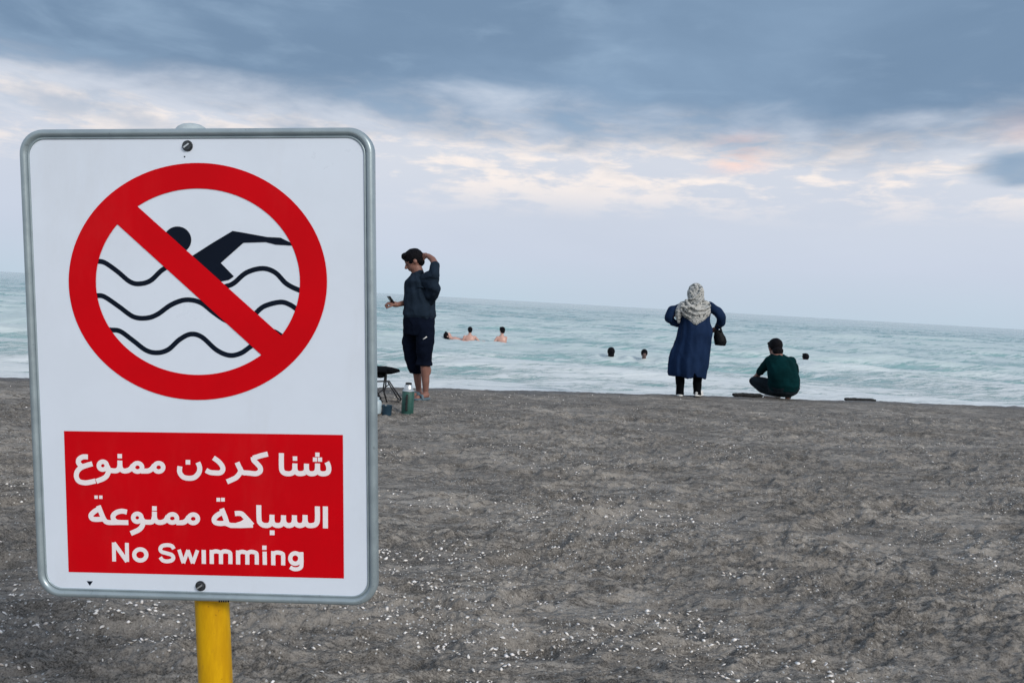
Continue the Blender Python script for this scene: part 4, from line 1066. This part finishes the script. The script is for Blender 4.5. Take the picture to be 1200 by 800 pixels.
# blue pot
c0 = at(453, 490, 7.42); c0.z = float(sand_h(c0.x, c0.y)) - .004
pt = empty('cooking_pot', c0); tag(pt, 'small dark blue enamel pot on the sand between the stool and the thermos', 'pot')
part('pot_body', [(.040, 0), (.044, .004), (.050, .095), (.053, .1), (.050, .1), (.047, .094), (.041, .008), (.001, .008)], M['pot_blue'], pt, c0)
v = Vol(); v.limb([c0 + Vector((-.047, -.01, .085)), c0 + Vector((-.080, -.01, .078)), c0 + Vector((-.078, -.01, .04)), c0 + Vector((-.044, -.01, .03))], [.005] * 4)
v.build('pot_handle', M['pot_blue'], pt, .003, 1)
# white cup
c0 = at(440.5, 489, 7.4); c0.z = float(sand_h(c0.x, c0.y)) - .004
cp = empty('plastic_jug', c0); tag(cp, 'pale blue-grey plastic container half hidden by the edge of the sign', 'container')
part('jug_body', [(.036, 0), (.045, .004), (.050, .03), (.050, .11), (.040, .130), (.022, .14)], M['white_plastic'], cp, c0)
part('lid', [(.023, .1405), (.025, .142), (.025, .158), (.022, .160)], M['white_plastic'], cp, c0)
# folding stool
c0 = at(447, 471, 8.45).xy.to_3d()
stl = empty('folding_stool', c0); tag(stl, 'low folding stool with black seat and crossed tube legs', 'stool')
Q = lambda x, y, d: at(x, y, 8.45 + d)
def tube(name, pts, rr, mat, parent):
    cu = bpy.data.curves.new(name, 'CURVE'); cu.dimensions = '3D'; cu.bevel_depth = rr; cu.bevel_resolution = 3; cu.use_fill_caps = True
    sp_ = cu.splines.new('POLY'); sp_.points.add(len(pts) - 1)
    for p_, q_ in zip(sp_.points, pts): p_.co = (*q_, 1)
    t_ = bpy.data.objects.new('tmp', cu); COL.objects.link(t_)
    me = bpy.data.meshes.new_from_object(t_.evaluated_get(bpy.context.evaluated_depsgraph_get())); bpy.data.objects.remove(t_)
    me.name = name; return link_obj(name, me, mat, parent)
tube('leg_frame', [Q(437, 447, -.12), Q(456, 446.4, -.12), Q(470, 467.5, -.12), Q(469, 469, .0), Q(466, 466.5, .14), Q(454, 446.5, .14), Q(436, 447, .14)], .0085, M['stool_frame'], stl)
tube('leg_frame', [Q(453, 434, -.10), Q(452, 452, -.10), Q(450, 460, -.1), Q(454, 473, -.1), Q(454, 470, .13), Q(449, 457, .13), Q(452, 434, .13)], .0085, M['stool_frame'], stl)
tube('leg_frame', [Q(432, 434, -.10), Q(436, 452, -.1), Q(448, 471, -.14), Q(448, 469, .1), Q(436, 450, .13), Q(432, 434, .13)], .0085, M['stool_frame'], stl)
tube('ground_bar', [Q(455, 470.5, -.05), Q(468, 470.5, -.08)], .008, M['stool_frame'], stl)
tube('cross_brace', [Q(442, 462, -.1), Q(456, 450, -.1)], .006, M['stool_frame'], stl)
v = Vol(); v.loft([(Q(443, 436.8, 0), r(13), .10), (Q(444, 434, 0), r(19), .15), (Q(444, 431.5, 0), r(18), .14), (Q(445, 429.5, 0), r(10), .08)], n=32)
v.limb([Q(455, 433.3, -.12), Q(464, 433.4, -.06), Q(464, 433.4, .06)], [.016, .014, .014])
v.build('seat', M['black_cloth'], stl, .006, 3, .004, 14)
v = Vol(); v.ell(Q(445.5, 439, -.02), .058, .09, .034); v.build('seat_pouch', M['black_cloth'], stl, .006, 2, .004, 14)
# driftwood logs at the lip of the beach
for x0, x1, y0, y1, Y, h_, lab in ((859, 894, 463.6, 464.6, 11.05, .024, 'low black waterlogged log beside the feet of the crouching man'), (990, 1027, 468.8, 470.0, 11.5, .020, 'thin black log alone at the water\'s edge, right of the crouching man')):
    a_, b_ = at(x0, y0 - 1, Y), at(x1, y1 - 1, Y); v = Vol()
    mid_ = (a_ + b_) / 2
    v.limb([a_ + (b_ - a_) * .04, a_ + (b_ - a_) * .3 + Vector((0, .01, .006)), mid_ + Vector((0, 0, .004)), b_ - (b_ - a_) * .04], [h_ * .95, h_ * 1.2, h_ * 1.1, h_ * .8])
    v.limb([a_ + (b_ - a_) * .06 + Vector((0, .05, 0)), b_ - (b_ - a_) * .06 + Vector((0, .05, 0))], [h_, h_])
    tag(v.build('driftwood_log', M['driftwood'], None, .006, 1, .004, 20), lab, 'log')
# a dead leaf lying in the foreground
c0 = at(865, 790, 2.36); c0.z = float(sand_h(c0.x, c0.y)) + .006
bm = bmesh.new(); rows = []
for i in range(9):
    t = i / 8 - .5; w_ = .009 * (1 - (2 * t) ** 2) ** .7 + .0004
    rows.append([bm.verts.new((c0.x + t * .052 + .0, c0.y + s1 * w_ - t * .014, c0.z + .004 * abs(s1) + .006 * t * t * 4 * .3)) for s1 in (-1, -.5, 0, .5, 1)])
for i in range(8):
    for k in range(4): bm.faces.new((rows[i][k], rows[i + 1][k], rows[i + 1][k + 1], rows[i][k + 1]))
lf = from_bm('dead_leaf', bm, M['leaf']); sm = lf.modifiers.new('thick', 'SOLIDIFY'); sm.thickness = .0012
tag(lf, 'dark curled dead leaf lying on the sand near the bottom of the view', 'leaf')

# ------------------------------------------------------------------ shells
rs = np.random.RandomState(5)
def scatter(n, seed, rmin, rmax, power):
    rg = np.random.RandomState(seed); out = []
    while sum(len(o_) for o_ in out) < n:
        m_ = 60000
        rr = rmin * (rmax / rmin) ** (rg.rand(m_) ** power); aa = np.radians(rg.uniform(-37, 37, m_))
        x = np.sin(aa) * rr; y = np.cos(aa) * rr
        dens = fbm(x * .9, y * 1.5, 3, 90) * 1.5 + .5 * fbm(x * 3.4, y * 5, 2, 95)
        left = np.exp(-((x + .0) / 1.1) ** 2 - ((y - 2.7) / .9) ** 2) * .85 + .9 * np.exp(-((x - 1.9) / .28) ** 2 - ((y - 8.6) / .35) ** 2) + .5 * np.exp(-((x - .2) / .5) ** 2 - ((y - 6.2) / .3) ** 2)
        keep = (rg.rand(m_) < np.clip((dens - .12 + left) * 1.4, .02, 1)) & (y < crest(x) - .25)
        out.append(np.stack([x[keep], y[keep]], 1))
    return np.concatenate(out)[:n]
PTS = scatter(10500, 3, 1.9, 11.5, .85)
zz = sand_h(PTS[:, 0], PTS[:, 1])
sz = .0016 + .0090 * rs.rand(len(PTS)) ** 3.2
K = 7
ang = rs.rand(len(PTS))[:, None] * 6.28 + np.linspace(0, 2 * np.pi, K + 1)[None, :-1]
rad_ = sz[:, None] * (1 + .35 * (rs.rand(len(PTS), K) - .5))
sq = (.45 + .5 * rs.rand(len(PTS)))[:, None]; rt = rs.rand(len(PTS))[:, None] * 6.28
lx = rad_ * np.cos(ang); ly = rad_ * np.sin(ang) * sq
gx = lx * np.cos(rt) - ly * np.sin(rt); gy = lx * np.sin(rt) + ly * np.cos(rt)
tx, ty = rs.normal(0, .32, len(PTS))[:, None], rs.normal(-.12, .32, len(PTS))[:, None]
gz = gx * tx + gy * ty
rim = np.stack([PTS[:, :1] + gx, PTS[:, 1:] + gy, zz[:, None] + .0012 + gz + sz[:, None] * .25], -1)
top = np.stack([PTS[:, 0], PTS[:, 1], zz + .0012 + sz * .25 + sz * np.where(rs.rand(len(PTS)) < .7, .55, -.1)], -1)[:, None]
bot = top.copy(); bot[:, :, 2] = (zz - sz * .3)[:, None]
V = np.concatenate([rim, top, bot], 1).reshape(-1, 3)
base = (np.arange(len(PTS)) * (K + 2))[:, None]
k = np.arange(K); j = (k + 1) % K
F1 = np.stack([base + k, base + j, base + K + 0 * k], -1).reshape(-1, 3)
F2 = np.stack([base + j, base + k, base + K + 1 + 0 * k], -1).reshape(-1, 3)
me = np_mesh('shell_fragments', V, np.concatenate([F1, F2]))
tag(link_obj('shell_fragments', me, M['shell'], smooth=False), 'countless small bleached shell fragments strewn over the dark sand', 'shells', kind='stuff')
# the larger shells, each an object; three ribbed shapes share their meshes
def shell_mesh(nm, sd_):
    rg = np.random.RandomState(sd_); bm = bmesh.new(); rows = []
    for i in range(5):
        t = i / 4
        row = []
        for q_ in range(11):
            a = R(-78 + 156 * q_ / 10); rr = t * (1 + .08 * math.cos(q_ * math.pi)) * (1 - .12 * rg.rand() * (i == 4))
            row.append(bm.verts.new((rr * math.sin(a), -.5 + rr * math.cos(a) * .95, .42 * math.sin(math.pi * min(t * .9 + .05, 1)) * math.cos(a * .9))))
        rows.append(row)
    for i in range(4):
        for q_ in range(10): bm.faces.new((rows[i][q_], rows[i][q_ + 1], rows[i + 1][q_ + 1], rows[i + 1][q_]))
    bmesh.ops.remove_doubles(bm, verts=bm.verts[:], dist=.001); bmesh.ops.recalc_face_normals(bm, faces=bm.faces[:])
    me = bpy.data.meshes.new(nm); bm.to_mesh(me); bm.free(); me.materials.append(M['shell']); me.polygons.foreach_set('use_smooth', [True] * len(me.polygons)); return me
SM3 = [shell_mesh('cockle_shell', s) for s in (1, 2, 3)]
BIG = scatter(150, 21, 2.1, 5.0, 1.1)
for i, (x, y) in enumerate(BIG):
    o = bpy.data.objects.new('cockle_shell', SM3[i % 3]); COL.objects.link(o)
    s = .0080 + .0080 * rs.rand() ** 2
    o.scale = (s, s * (.7 + .4 * rs.rand()), s)
    o.rotation_euler = (rs.normal(0, .35), rs.normal(0, .35) + (math.pi if rs.rand() < .25 else 0), rs.rand() * 6.28)
    o.location = (x, y, float(sand_h(x, y)) + .001 + s * .15)
    tag(o, 'larger white shell half sunk in the grey sand among the finer shell bits', 'shell', 'larger shells on the sand')
